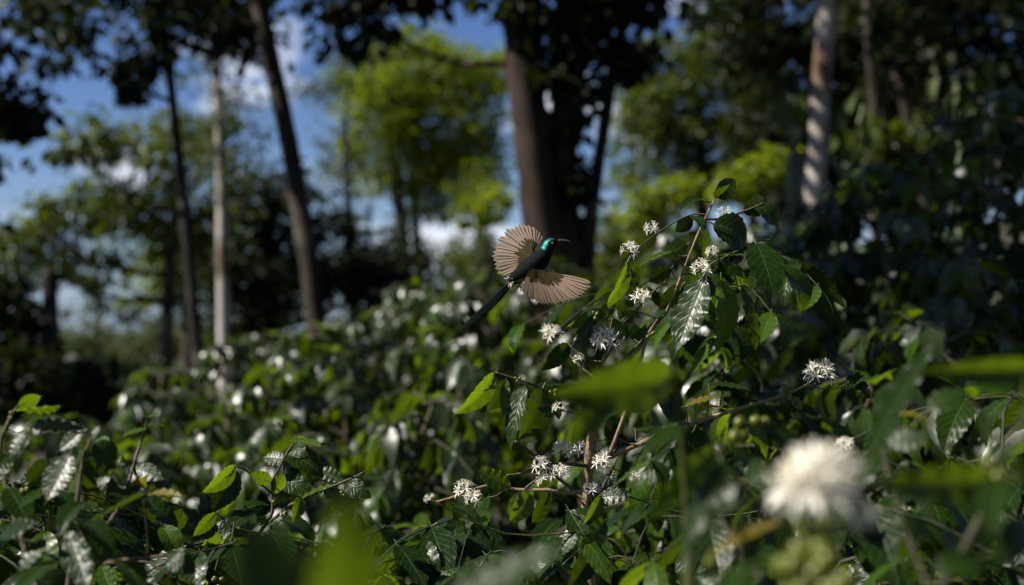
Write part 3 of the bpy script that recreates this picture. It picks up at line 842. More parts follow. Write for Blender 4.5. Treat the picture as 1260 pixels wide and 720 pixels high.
# ------------------------------------------------------------------ coffee bushes, generated
def coffee_bush(label, px, py, d, radius, seed, limit=300, hero=False, leaf_len=(0.11, 0.165), flowers=0, group='coffee bushes planted across the slope', young=0.07, dense=1.25, nodes=None, hang=0.75):
    rng = random.Random(seed)
    top = P(px, py, d)
    g = gz(top.x, top.y)
    H = max(0.9, top.z - g)
    foot = Vector((top.x, top.y, g - 0.03))
    t = thing('coffee_bush', foot, label, 'coffee bush', group)
    ax = [foot + Vector((rng.uniform(-.04, .04) * k, rng.uniform(-.04, .04) * k, H * k / 5 * 0.97)) for k in range(6)]
    sp, sr = smooth_path(ax, [0.026, 0.022, 0.018, 0.014, 0.009, 0.004], 3)
    Geo().add(*tube_geo(sp, sr, 7, 0.05, rng)).build('stem', M_WOOD, t)
    items = []
    wood = Geo()
    N = nodes or int(H / 0.085)
    lset, yset = (HERO, HERO_Y) if hero else (MID, MID_Y)
    a0 = rng.uniform(0, 6.28)
    for i in range(N):
        f = 0.22 + 0.76 * i / (N - 1)
        q = f * (len(sp) - 1)
        p0 = sp[int(q)].lerp(sp[min(int(q) + 1, len(sp) - 1)], q - int(q))
        Lr = radius * (math.sin(math.pi * min(1, 0.30 + 0.68 * f)) ** 0.7) * rng.uniform(0.75, 1.15) + 0.05
        for k in range(2 + (rng.random() < 0.35)):
            a = a0 + i * 1.57 + k * math.pi + rng.uniform(-.5, .5)
            h = Vector((math.cos(a), math.sin(a), 0))
            up0 = 0.55 * f + rng.uniform(0.0, 0.3)
            pts = []
            m = 6
            for s in range(m + 1):
                u = s / m
                pts.append(p0 + h * (Lr * u) + Vector((0, 0, Lr * (up0 * u - 0.75 * u * u))) + rv(rng, 0.006))
            wood.add(*tube_geo(pts, [0.006 * (1 - 0.75 * s / m) + 0.0012 for s in range(m + 1)], 4, cap=False))
            nl = max(3, int(Lr * 0.9 / 0.055 * dense))
            for j in range(nl):
                u = 0.18 + 0.82 * (j + 1) / nl
                w = u * m
                b = pts[int(min(w, m - 1))].lerp(pts[int(min(w, m - 1)) + 1], min(w - int(min(w, m - 1)), 1))
                tg = (pts[min(int(w) + 1, m)] - pts[min(int(w), m - 1)]).normalized()
                sd = tg.cross(Vector((0, 0, 1))).normalized()
                for sgn in (-1, 1):
                    if rng.random() < 0.1: continue
                    dv = sd * sgn * rng.uniform(0.5, 0.95) + tg * rng.uniform(0.35, 0.9) + Vector((0, 0, -rng.uniform(0.25, 1.25) * hang)) + rv(rng, 0.12)
                    nm = Vector((0, 0, 0.75)) + h * rng.uniform(0.2, 0.8) + rv(rng, 0.22)
                    ln = rng.uniform(*leaf_len) * (0.75 if u > 0.9 else 1)
                    yg = (u > 0.85 and rng.random() < young * 5) or rng.random() < young * 0.4
                    items.append((leaf_matrix(b, dv, nm, ln, rng.uniform(0.85, 1.15)), rng.choice(yset if yg else lset)))
    tp = sp[-1]
    for k in range(4):
        a = a0 + k * 1.57
        dv = Vector((math.cos(a), math.sin(a), rng.uniform(0.2, 0.9)))
        items.append((leaf_matrix(tp, dv, Vector((0, 0, 1)) - dv * 0.3, rng.uniform(0.06, 0.11), 1), rng.choice(yset)))
    wood.build('branches', M_TWIGDARK, t, kind='stuff')
    distribute(items, t, limit, 10)
    return t


# middle row: sunlit bushes (px of the top, py of the top, distance, radius)
ROW = [
    ('sunlit bush at the foot of the slender dark trunk', 232, 452, 7.4, .62),
    ('sunlit bush in the gap between the slender trunk and the leaning trunk', 300, 418, 8.2, .70),
    ('sunlit bush right in front of the leaning trunk', 385, 398, 7.6, .66),
    ('bush of pale shining leaves right of the leaning trunk', 462, 376, 8.4, .70),
    ('sunlit bush behind the tip of the bird tail', 540, 345, 8.8, .74),
    ('bush right behind the hovering bird', 620, 338, 7.2, .66),
    ('shiny leaved bush below the leaning trunk in the second row', 350, 452, 6.2, .60),
    ('shiny leaved bush left of centre in the second row', 262, 492, 6.0, .55),
    ('large shiny leaved bush below the bird tail', 450, 424, 6.2, .64),
    ('bush just left of the drooping in focus leaves', 548, 398, 5.8, .62),
    ('low bush in front of the second row at the centre left', 400, 500, 4.9, .52),
    ('low bush below the drooping in focus leaves', 510, 478, 4.8, .52),
    ('small bush between the leaning trunk bushes and the budding twig', 310, 530, 4.8, .5),
    ('rear bush seen between the leaning trunk and the sunlit crown tree', 430, 388, 10.6, .8),
    ('rear bush below the thin trunks of the sunlit crown tree', 505, 362, 10.8, .8),
    ('rear bush between the slim pale trunk and the leaning trunk', 335, 412, 10.4, .8),
    ('rear bush peeking over the row left of the bird', 585, 335, 10.8, .8),
    ('bush half hidden behind the flowering branches, under the massive trunk', 720, 300, 6.6, .66),
    ('bush under the lime shrub behind the flowering bush top', 830, 280, 6.8, .66),
    ('low shaded bush at the left edge behind the two bright leaves', 90, 540, 4.6, .55),
    ('low shaded bush beside the slender trunk foot', 190, 530, 4.6, .5),
    ('dark bush under the thicket at the far left edge', 10, 500, 6.0, .65),
    ('dark bush under the thicket left of the slender trunk', 125, 500, 6.6, .65),
]
for i, (lb, px, py, d, r) in enumerate(ROW):
    coffee_bush(lb, px, py - (14 if py < 480 else 6), d, r, 100 + i, 300, young=0.07, leaf_len=(.105, .155), dense=1.6, hang=1.25)
# right hand slope: shaded bushes rising out of frame
SLOPE = [
    ('shaded bush at the foot of the pale mottled trunk', 960, 265, 6.6, .72),
    ('tall shaded bush right of the foot of the pale trunk', 1050, 205, 6.4, .75),
    ('shaded bush with a few glinting sprays in the right middle', 1130, 185, 5.6, .74),
    ('high shaded bush under the banana blades near the right edge', 1190, 125, 6.4, .78),
    ('highest shaded bush at the right edge', 1262, 85, 5.8, .8),
    ('dark bush behind the large dark drooping leaf', 1010, 320, 4.6, .66),
    ('dark bush at the right edge beside hanging glossy leaves', 1240, 300, 4.3, .66),
    ('dark bush below the glinting sprays on the right', 1130, 365, 4.0, .62),
    ('low dark bush behind the dim round blossom', 1040, 440, 3.5, .5),
    ('low dark bush at the lower right edge', 1230, 455, 3.2, .5),
    ('dark bush tight behind the silver leaf', 900, 365, 3.7, .55),
]
for i, (lb, px, py, d, r) in enumerate(SLOPE):
    coffee_bush(lb, px, py, d, r, 200 + i, 300, young=0.12, dense=1.5, leaf_len=(.10, .15), hang=1.2)

# ------------------------------------------------------------------ flowers, berries
def petal_geo(g, base, d, up, ln, w, m=0):
    """a narrow tongue shaped petal with thickness-free blade, curved back"""
    s = d.cross(up).normalized()
    V = []; n = 4
    for j in range(n + 1):
        u = j / n
        c = base + d * (ln * u) + up * (ln * (0.22 * u - 0.5 * u * u))
        ww = w * (0.45 + 0.75 * math.sin(math.pi * (0.15 + 0.8 * u))) * 0.5 * (0.25 if j == n else 1)
        V += [c - s * ww, c + up * (-0.15 * ww), c + s * ww]
    F = []
    for j in range(n):
        F += [(j * 3, j * 3 + 1, j * 3 + 4, j * 3 + 3), (j * 3 + 1, j * 3 + 2, j * 3 + 5, j * 3 + 4)]
    g.add(V, F, None, m)


def flower_mesh(name, seed, npet=6, open_=1.0):
    rng = random.Random(seed)
    g = Geo()
    g.add(*tube_geo([Vector((0, 0, -0.008)), Vector((0, 0, 0)), Vector((0, 0, 0.006))], [0.0011, 0.0012, 0.0022], 5), m=0)
    for k in range(npet):
        a = 2 * math.pi * k / npet + rng.uniform(-.25, .25)
        el = rng.uniform(0.15, 0.7) * open_ + (1 - open_) * 1.3
        d = Vector((math.cos(a) * math.cos(el), math.sin(a) * math.cos(el), math.sin(el)))
        up = Vector((-math.cos(a) * math.sin(el), -math.sin(a) * math.sin(el), math.cos(el)))
        petal_geo(g, Vector((0, 0, 0.005)), d, up, rng.uniform(0.014, 0.020), 0.0025)
    for k in range(npet - 1):
        a = 2 * math.pi * (k + .5) / npet + rng.uniform(-.2, .2)
        d = Vector((math.cos(a) * 0.6, math.sin(a) * 0.6, 0.8))
        g.add(*tube_geo([Vector((0, 0, 0.006)), Vector((0, 0, 0.006)) + d * 0.007, Vector((0, 0, 0.006)) + d * 0.011], [0.0005, 0.0005, 0.0007], 3), m=1 if k % 2 else 0)
    me = mesh_from(name, g.V, g.F, [M_PETAL, M_STAMEN], True, g.U, g.M)
    return me


FLOWERS = [flower_mesh('coffee_flower_%d' % i, i, 5 + i % 3, (1.0, 0.8, 1.0, 0.6, 0.9)[i]) for i in range(5)]


def blob_geo(c, r, n=6, m=4, sq=1.0, axis=Vector((0, 0, 1))):
    V, F, U = [], [], []
    rot = axis.to_track_quat('Z', 'Y').to_matrix()
    for j in range(m + 1):
        th = math.pi * (j + 0.02) / (m + 0.04)
        for k in range(n):
            a = 2 * math.pi * k / n
            V.append(c + rot @ Vector((math.sin(th) * math.cos(a) * r, math.sin(th) * math.sin(a) * r, math.cos(th) * r * sq)))
            U.append((k / n, j / m))
    for j in range(m):
        for k in range(n):
            F.append((j * n + k, (j + 1) * n + k, (j + 1) * n + (k + 1) % n, j * n + (k + 1) % n))
    return V, F, U


def blossom(parent, c, rad, rng, lean=Vector((0, 0, 0.5)), n=None, name='flower_cluster'):
    """a ball of coffee flowers: calyx bunch > flower"""
    g = Geo()
    for k in range(5):
        v = rv(rng).normalized()
        g.add(*blob_geo(c + v * rad * 0.12, rad * 0.1, 6, 4, 1.6, v))
    part = g.build(name, M_CALYX, parent, origin=c)
    rad *= 0.9
    n = n or max(5, int(rad / 0.0029))
    ga = 2.39996
    for k in range(n):
        z = 1 - 1.7 * (k + 0.5) / n
        rr = math.sqrt(max(0, 1 - z * z))
        v = Vector((rr * math.cos(k * ga), rr * math.sin(k * ga), z)) + rv(rng, 0.2) + lean
        v.normalize()
        sc = rad / 0.026 * rng.uniform(0.85, 1.15)
        q = v.to_track_quat('Z', 'Y')
        pos = c + v * rad * 0.38
        M = Matrix.Translation(pos) @ q.to_matrix().to_4x4() @ Matrix.Rotation(rng.uniform(0, 6.28), 4, 'Z') @ Matrix.Diagonal((sc, sc, sc, 1))
        put('flower', rng.choice(FLOWERS), M, part)
    return part


def berries(parent, c, n, r, rng, spread=1.6):
    g = Geo()
    g.add(*blob_geo(c, r * 0.5, 5, 3))
    part = g.build('berry_cluster', M_CALYX, parent, origin=c)
    for k in range(n):
        v = rv(rng).normalized()
        gg = Geo().add(*blob_geo(Vector((0, 0, 0)), r * rng.uniform(.8, 1.1), 8, 6, 1.15, v))
        if k < 1: pass
        me = mesh_from('berry', gg.V, gg.F, M_BERRY, True, gg.U)
        put('berry', me, Matrix.Translation(c + v * r * spread), part)
    return part


# ------------------------------------------------------------------ hand built coffee plants in and near focus
HS = (SUN - FWD).normalized()          # a leaf facing this way mirrors the sun towards the viewer's side of the path
FACE = {
    'H': HS,
    'U': Vector((0, -0.2, 1)),
    'C': Vector((0.1, -0.8, 0.45)),
    'B': Vector((0.75, -0.65, -0.1)),     # under side towards the viewer's right, sun shining through
    'D': Vector((0.55, -0.8, 0.3)),
    'L': Vector((-0.7, -0.5, 0.5)),
}


class Plant:
    def __init__(s, label, foot, seed, group=None):
        s.rng = random.Random(seed)
        f = Vector(foot); f.z = gz(f.x, f.y) - 0.02
        s.t = thing('coffee_bush', f, label, 'coffee bush', group)
        s.wood = []
        s.foot = f

    def stick(s, path, radii, name='branch', mat=None, k=4, n=7):
        """path: points (px, py, depth) or Vectors; radii in mm"""
        pts = [p if isinstance(p, Vector) else P(*p) for p in path]
        sp, sr = smooth_path(pts, [r / 1000 for r in radii], k)
        # nodes of the twig: small swellings
        acc = 0
        for i in range(1, len(sp)):
            acc += (sp[i] - sp[i - 1]).length
            if i % 4 == 0: sr[i] *= 1.22
        Geo().add(*tube_geo(sp, sr, n, 0.06, s.rng)).build(name, mat or M_WOOD, s.t)
        s.wood += sp

    def root(s, p, r0=9, r1=6, mat=None):
        """main stem from the foot to p"""
        q = P(*p) if not isinstance(p, Vector) else p
        m = (s.foot + q) / 2 + Vector((s.rng.uniform(-.05, .05), s.rng.uniform(-.05, .05), 0))
        s.stick([s.foot, m, q], [r0 * 1.3, r0, r1], 'stem', mat, k=6)

    def attach(s, b, reach=0.03):
        q = min(s.wood, key=lambda w: (w - b).length)
        dd = (q - b).length
        if dd > reach:
            cand = [w for w in s.wood if w.z < b.z + 0.02] or s.wood
            q = min(cand, key=lambda w: (w - b).length)
            m = (q + b) / 2 + Vector((0, 0.01, -0.12 * (q - b).length))
            r = min(1.7, 1.0 + 3 * (q - b).length)
            s.stick([q, m, b], [r, r * .8, 1.3], 'twig', M_TWIG, k=3, n=5)

    def leaf(s, bx, by, tx, ty, d0, d1=None, wpx=None, kind='g', face='C', var=None, label=None, noatt=False):
        d1 = d1 or d0
        b = P(bx, by, d0); tp = P(tx, ty, d1)
        if face == 'H':                      # lies so that the sun glances off it
            hv = (SUN + (CAM - b).normalized()).normalized()
            ray = P(tx, ty, 1.0) - CAM
            dd = (b - CAM).dot(hv) / ray.dot(hv) if abs(ray.dot(hv)) > .05 else d1
            tp = P(tx, ty, min(max(dd, d0 * .93), d0 * 1.07))
        ln = (tp - b).length
        set_ = {'g': HERO, 'y': HERO_Y, 'm': HERO_M, 'o': HERO_YEL}[kind]
        wr = (wpx * d0 / FPX / ln / 0.40) if wpx else 1.0
        n = (hv if face == 'H' else FACE[face]) + rv(s.rng, 0.03 if face == 'H' else 0.06)
        v = var if var is not None else s.rng.randrange(6)
        put('leaf', set_[v], leaf_matrix(b, tp - b, n, ln, wr), s.t, label)
        if not noatt: s.attach(b)

    def spray(s, path, radii, pairs, ln=(0.09, 0.14), kind='g', hang=0.8, start=0.2, young_tip=True, mat=None):
        """a side branch with opposite drooping leaves"""
        pts = [P(*p) if not isinstance(p, Vector) else p for p in path]
        s.stick(pts, radii, 'branch', mat)
        sp, _ = smooth_path(pts, radii, 6)
        for j in range(pairs):
            u = start + (1 - start) * (j + 1) / pairs
            i = min(int(u * (len(sp) - 1)), len(sp) - 2)
            b = sp[i]; tg = (sp[i + 1] - sp[i]).normalized()
            sd = tg.cross(Vector((0, 0, 1)))
            if sd.length < 0.2: sd = Vector((1, 0, 0))
            sd.normalize()
            for g in (-1, 1):
                dv = sd * g * s.rng.uniform(.6, .95) + tg * s.rng.uniform(.3, .8) + Vector((0, 0, -s.rng.uniform(.4, 1.1) * hang)) + rv(s.rng, .1)
                nm = Vector((0, -0.15, 1)) + rv(s.rng, .25)
                yy = kind == 'y' or (young_tip and j == pairs - 1) or s.rng.random() < .08
                put('leaf', s.rng.choice(HERO_Y if yy else HERO), leaf_matrix(b, dv, nm, s.rng.uniform(*ln) * (.7 if (young_tip and j == pairs - 1) else 1), s.rng.uniform(.85, 1.1)), s.t)

    def filler(s, centre, size, n, ln=(0.09, 0.14), pairs=4):
        """n further sprays running through a box round centre"""
        for k in range(n):
            c = centre + Vector((s.rng.uniform(-1, 1) * size[0], s.rng.uniform(-1, 1) * size[1], s.rng.uniform(-1, 1) * size[2]))
            base = min([w for w in s.wood if w.z < c.z + .05] or s.wood, key=lambda w: (w - c).length)
            a = s.rng.uniform(0, 6.28)
            h = Vector((math.cos(a), math.sin(a), 0))
            s.spray([base, (base + c) / 2 + Vector((0, 0, .02)), c, c + h * 0.12 + Vector((0, 0, -.02)), c + h * 0.24 + Vector((0, 0, -.08))], [2.0, 1.8, 1.6, 1.3, .8], pairs, ln, start=.3, mat=M_TWIGDARK)


# ---- A: the flowering bush in focus
A = Plant('coffee bush in sharp focus with white blossoms, silver leaf and thin upright twigs', P(728, 640, 2.40), 301)
A.stick([A.foot, P(726, 900, 2.42), P(726, 720, 2.42), P(722, 620, 2.41), P(726, 560, 2.40), P(733, 498, 2.40)], [15, 12, 10, 9, 8.5, 7.6], 'stem', M_WOOD_SUNLIT, k=6, n=10)
A.stick([(735, 500, 2.38), (748, 488, 2.36), (770, 478, 2.34)], [4, 3, 2], mat=M_WOOD_SUNLIT)
A.stick([(728, 574, 2.41), (760, 557, 2.38), (807, 538, 2.36), (838, 527, 2.34), (880, 512, 2.33), (925, 498, 2.32), (965, 486, 2.33), (992, 474, 2.34)], [5.6, 5.2, 4.8, 4.2, 3.4, 3.0, 2.6, 2.0], mat=M_WOOD_SUNLIT)
A.stick([(749, 562, 2.38), (768, 512, 2.36), (784, 463, 2.36), (798, 410, 2.36), (820, 384, 2.35), (838, 340, 2.34), (858, 290, 2.34), (874, 256, 2.34), (881, 243, 2.34)], [3.6, 3.2, 3.0, 2.8, 2.4, 2.0, 1.7, 1.5, 1.2], mat=M_WOOD_SUNLIT)
A.stick([(732, 600, 2.36), (702, 607, 2.34), (672, 603, 2.33), (640, 603, 2.33), (606, 598, 2.32), (587, 601, 2.31), (560, 611, 2.30), (536, 618, 2.30)], [3.4, 3.0, 2.8, 2.6, 2.4, 2.3, 2.0, 1.6], mat=M_WOOD_SUNLIT)
A.stick([(727, 574, 2.40), (692, 571, 2.37), (660, 577, 2.35), (640, 583, 2.34), (624, 585, 2.33)], [4, 3.2, 2.8, 2.3, 1.8])
A.stick([(690, 572, 2.37), (664, 588, 2.34), (650, 598, 2.33), (644, 604, 2.33)], [2.4, 2.2, 2, 1.8])
A.stick([(726, 620, 2.40), (690, 590, 2.42), (660, 563, 2.40), (646, 551, 2.38), (634, 543, 2.37)], [3.5, 3.2, 2.8, 2.5, 2])
A.stick([(800, 408, 2.36), (770, 440, 2.4), (735, 470, 2.42), (700, 482, 2.40), (681, 484, 2.38), (660, 475, 2.37), (637, 467, 2.36), (609, 458, 2.36)], [2.4, 2.4, 2.4, 2.4, 2.2, 2, 1.7, 1.2], mat=M_TWIG)
A.stick([(840, 338, 2.34), (860, 334, 2.33), (880, 322, 2.33), (903, 311, 2.33), (928, 298, 2.34), (950, 295, 2.35)], [1.9, 1.8, 1.6, 1.4, 1.2, 1], mat=M_TWIG)
A.stick([(871, 264, 2.34), (852, 264, 2.35), (831, 273, 2.36), (803, 291, 2.36), (778, 312, 2.34)], [1.5, 1.4, 1.4, 1.2, .9], mat=M_TWIGDARK)
A.stick([(760, 560, 2.38), (757, 540, 2.37), (772, 545, 2.37), (790, 548, 2.36)], [2.2, 2, 1.8, 1.4])
A.stick([(738, 618, 2.33), (742, 600, 2.32), (752, 580, 2.31), (760, 562, 2.31)], [2.2, 2.2, 2, 1.2])
A.stick([(798, 412, 2.34), (808, 395, 2.34), (818, 388, 2.34)], [2.2, 2.0, 1.8])
A.stick([(742, 445, 2.33), (748, 425, 2.32), (752, 400, 2.32), (754, 392, 2.32)], [1.8, 1.6, 1.5, 1.2], mat=M_TWIG)
A.stick([(742, 447, 2.33), (752, 430, 2.31), (764, 406, 2.31)], [1.8, 1.6, 1.2], mat=M_TWIG)
A.stick([(768, 396, 2.34), (785, 380, 2.34), (800, 362, 2.34), (820, 346, 2.34)], [1.3, 1.5, 1.5, 1.6], mat=M_TWIG)
A.stick([(850, 266, 2.36), (880, 270, 2.38), (910, 262, 2.4), (940, 250, 2.42)], [2, 1.8, 1.6, 1.3])

A.leaf(866, 343, 828, 441, 2.30, 2.26, 46, 'g', 'H', 5, 'silver sheened leaf hanging beside the upper blossom')
A.leaf(887, 345, 894, 443, 2.31, 2.27, 40, 'y', 'D', 1)
A.leaf(912, 352, 943, 440, 2.34, 2.33, 20, 'g', 'B', 4)
A.leaf(930, 299, 958, 368, 2.33, 2.26, 46, 'g', 'C', 0, 'dark drooping leaf with clear ribs')
A.leaf(772, 322, 744, 395, 2.30, 2.27, 26, 'y', 'B', 1)
A.leaf(826, 309, 779, 328, 2.34, 2.28, 15, 'y', 'U', 2)
A.leaf(776, 330, 763, 402, 2.34, 2.34, 30, 'g', 'D', 2)
A.leaf(872, 249, 832, 247, 2.34, 2.28, 16, 'g', 'U', 1)
A.leaf(882, 243, 912, 217, 2.34, 2.36, 24, 'g', 'D', 4)
A.leaf(880, 244, 899, 222, 2.34, 2.26, 14, 'g', 'U', 2)
A.leaf(880, 315, 921, 312, 2.32, 2.30, 13, 'y', 'U', 2)
A.leaf(878, 276, 934, 300, 2.36, 2.36, 46, 'g', 'D', 3)
A.leaf(860, 285, 880, 322, 2.36, 2.42, 30, 'g', 'D', 4)
A.leaf(898, 325, 918, 360, 2.36, 2.36, 22, 'y', 'D', 1)
A.leaf(965, 330, 1004, 390, 2.45, 2.42, 44, 'g', 'D', 3)
A.leaf(872, 473, 930, 478, 2.55, 2.5, 15, 'g', 'U', 2)
A.leaf(843, 500, 889, 484, 2.1, 2.1, 16, 'o', 'U', 2, 'yellowing leaf with brown edge')
A.leaf(862, 505, 905, 500, 2.1, 2.1, 16, 'o', 'U', 1)
A.leaf(840, 350, 810, 385, 2.42, 2.42, 24, 'g', 'D', 2)
A.leaf(825, 330, 795, 350, 2.42, 2.42, 20, 'g', 'D', 1)
A.leaf(846, 300, 810, 318, 2.40, 2.42, 22, 'g', 'D', 4)
A.leaf(850, 330, 862, 375, 2.44, 2.48, 26, 'g', 'D', 0)
A.leaf(852, 268, 829, 288, 2.40, 2.40, 18, 'g', 'D', 4)
A.leaf(850, 267, 868, 276, 2.36, 2.30, 18, 'g', 'U', 1)
A.leaf(930, 252, 960, 276, 2.42, 2.40, 30, 'g', 'D', 3)
A.leaf(915, 262, 952, 240, 2.42, 2.46, 26, 'g', 'D', 1)
A.leaf(608, 460, 564, 519, 2.36, 2.30, 30, 'y', 'B', 1)
A.leaf(623, 466, 619, 518, 2.36, 2.33, 12, 'y', 'C', 2)
A.leaf(622, 467, 600, 515, 2.38, 2.38, 26, 'g', 'D', 1)
A.leaf(646, 474, 621, 560, 2.35, 2.28, 24, 'g', 'H', 0, 'bluish silver leaf hanging edge on')
A.leaf(668, 478, 643, 550, 2.34, 2.29, 40, 'g', 'D', 1)
A.leaf(660, 476, 700, 470, 2.38, 2.44, 16, 'g', 'U', 2)
A.leaf(681, 485, 690, 520, 2.38, 2.38, 16, 'g', 'D', 2)
A.leaf(700, 424, 665, 459, 2.38, 2.34, 22, 'g', 'D', 1)
A.leaf(737, 386, 698, 432, 2.36, 2.34, 18, 'g', 'H', 2, 'shiny leaf with bright green rim')
A.leaf(722, 385, 698, 408, 2.36, 2.32, 14, 'y', 'B', 1)
A.leaf(728, 390, 702, 425, 2.4, 2.4, 16, 'g', 'L', 3)
A.leaf(754, 392, 768, 430, 2.36, 2.34, 22, 'y', 'D', 1)
A.leaf(770, 400, 800, 425, 2.4, 2.4, 20, 'g', 'D', 4)
A.leaf(628, 600, 584, 577, 2.30, 2.28, 24, 'y', 'B', 5, 'small bright green leaf standing on the branch')
A.leaf(735, 612, 780, 607, 2.32, 2.24, 24, 'g', 'H', 2)
A.leaf(652, 607, 628, 647, 2.32, 2.28, 28, 'y', 'D', 1)
A.leaf(675, 606, 655, 650, 2.36, 2.36, 22, 'g', 'D', 0)
A.leaf(813, 476, 830, 522, 2.40, 2.34, 36, 'g', 'D', 0)
A.leaf(800, 472, 776, 520, 2.46, 2.46, 30, 'g', 'D', 3)
A.leaf(746, 540, 765, 505, 2.44, 2.46, 24, 'g', 'D', 1)
A.leaf(782, 528, 822, 533, 2.42, 2.38, 24, 'g', 'U', 2)
A.leaf(843, 525, 870, 560, 2.36, 2.32, 26, 'g', 'C', 1)
A.leaf(880, 515, 860, 545, 2.38, 2.38, 22, 'g', 'U', 3)
A.leaf(708, 655, 690, 685, 2.1, 2.05, 20, 'g', 'H', 2)
A.leaf(1062, 462, 1035, 480, 2.4, 2.4, 18, 'g', 'U', 1)
A.leaf(1058, 470, 1070, 492, 2.4, 2.38, 16, 'g', 'H', 1)
A.leaf(1040, 468, 1062, 456, 2.4, 2.4, 12, 'g', 'U', 2)
A.leaf(560, 622, 600, 650, 2.3, 2.25, 22, 'g', 'U', 1)
A.leaf(600, 612, 570, 650, 2.36, 2.3, 26, 'g', 'U', 0)
A.leaf(700, 630, 745, 650, 2.3, 2.24, 26, 'g', 'U', 3)
A.leaf(690, 640, 650, 675, 2.3, 2.2, 26, 'g', 'U', 1)
for a in ((700, 628, 742, 700, 2.28, 2.2, 30, 'g', 'C', 0), (745, 640, 712, 690, 2.26, 2.2, 26, 'm', 'D', 2), (735, 665, 700, 735, 2.26, 2.18, 30, 'g', 'D', 1), (715, 660, 760, 718, 2.24, 2.16, 28, 'm', 'U', 4), (740, 610, 718, 655, 2.28, 2.24, 18, 'y', 'D', 1)):
    A.leaf(*a)
r = random.Random(5)
for (px, py, d, rad) in ((775, 309, 2.33, 15), (803, 283, 2.38, 13), (863, 331, 2.30, 16), (877, 312, 2.32, 11), (789, 368, 2.33, 16), (770, 369, 2.34, 8),
                         (744, 422, 2.31, 22), (758, 418, 2.35, 15), (679, 413, 2.75, 17), (892, 264, 2.40, 13), (1009, 463, 2.36, 25), (572, 605, 2.30, 17), (583, 615, 2.28, 15),
                         (693, 556, 2.35, 17), (712, 558, 2.35, 18), (666, 574, 2.31, 16), (667, 590, 2.31, 13), (689, 585, 2.30, 17), (741, 572, 2.30, 17), (748, 590, 2.36, 14),
                         (728, 604, 2.32, 13), (686, 504, 2.36, 11), (529, 614, 2.05, 9), (712, 442, 2.42, 9), (1003, 612, 2.3, 9), (780, 586, 2.3, 8)):
    blossom(A.t, P(px, py, d), rad * d / FPX, r, Vector((-0.15, -0.35, 0.45)))
    A.attach(P(px, py, d), 0.02)
for (px, py, n, rr) in ((970, 482, 3, 4.2), (977, 497, 4, 4.8), (981, 508, 3, 4.2), (962, 492, 2, 4), (735, 632, 6, 3.2), (742, 622, 5, 2.8), (800, 412, 3, 2.5), (681, 483, 3, 2.4), (637, 466, 3, 2.0), (732, 388, 4, 2.4), (720, 640, 4, 3)):
    berries(A.t, P(px, py, 2.33), n, rr * 2.33 / FPX, r)
A.filler(P(700, 720, 2.45), (0.35, 0.12, 0.07), 9)
A.filler(P(900, 650, 2.75), (0.25, 0.1, 0.08), 8)
A.filler(P(850, 440, 2.9), (0.12, 0.08, 0.18), 9)
A.filler(P(620, 660, 2.5), (0.2, 0.12, 0.04), 6)
A.filler(P(930, 330, 2.85), (0.12, 0.1, 0.14), 6)

# ---- B: low bush left of centre, in focus
B = Plant('low coffee bush with green buds and serrated leaves at the lower centre left', P(270, 730, 2.3), 302)
B.root((266, 745, 2.30), 10, 7)
B.stick([(264, 745, 2.30), (285, 700, 2.29), (301, 680, 2.28), (320, 655, 2.28), (335, 630, 2.28), (334, 596, 2.28), (344, 575, 2.28), (354, 556, 2.28), (364, 541, 2.28)], [3.6, 3.2, 3, 2.8, 2.6, 2, 1.8, 1.6, 1.2])
B.stick([(322, 650, 2.28), (345, 632, 2.27), (358, 621, 2.26), (395, 604, 2.25), (425, 592, 2.24), (450, 580, 2.24)], [2.4, 2.2, 2.2, 2, 1.8, 1.3], mat=M_TWIG)
B.stick([(340, 612, 2.28), (315, 590, 2.27), (302, 578, 2.26), (290, 574, 2.25)], [2, 1.8, 1.6, 1.3], mat=M_TWIG)
B.stick([(334, 640, 2.28), (333, 655, 2.26), (329, 672, 2.25)], [1.8, 1.6, 1.4])
for a in ((360, 543, 399, 547, 2.28, 2.22, 17, 'y', 'U', 2), (359, 541, 378, 536, 2.28, 2.30, 10, 'y', 'U', 1), (354, 560, 405, 582, 2.30, 2.26, 32, 'g', 'D', 3),
          (289, 573, 249, 614, 2.26, 2.22, 24, 'y', 'B', 1), (291, 579, 260, 634, 2.28, 2.24, 32, 'g', 'D', 0), (266, 631, 235, 663, 2.26, 2.24, 19, 'y', 'B', 5),
          (334, 594, 306, 582, 2.28, 2.24, 18, 'y', 'B', 2), (336, 592, 355, 600, 2.28, 2.3, 24, 'y', 'B', 4), (358, 622, 414, 590, 2.26, 2.22, 16, 'y', 'U', 2),
          (445, 586, 478, 592, 2.24, 2.2, 18, 'g', 'U', 2), (292, 694, 328, 675, 2.2, 2.14, 22, 'y', 'U', 5), (318, 628, 262, 660, 2.26, 2.2, 26, 'g', 'U', 1),
          (330, 622, 275, 632, 2.3, 2.26, 22, 'g', 'U', 3), (346, 588, 388, 610, 2.34, 2.36, 26, 'g', 'H', 1), (370, 612, 362, 644, 2.24, 2.2, 18, 'y', 'D', 1),
          (425, 595, 458, 612, 2.24, 2.18, 22, 'g', 'H', 1), (300, 620, 285, 665, 2.3, 2.24, 24, 'g', 'L', 0), (320, 672, 270, 690, 2.24, 2.2, 24, 'g', 'U', 1),
          (400, 600, 440, 640, 2.3, 2.26, 30, 'g', 'U', 0), (350, 566, 320, 562, 2.32, 2.34, 20, 'g', 'L', 2), (345, 640, 400, 668, 2.34, 2.3, 30, 'g', 'U', 3), (420, 590, 385, 575, 2.34, 2.36, 18, 'g', 'L', 2)):
    B.leaf(*a)
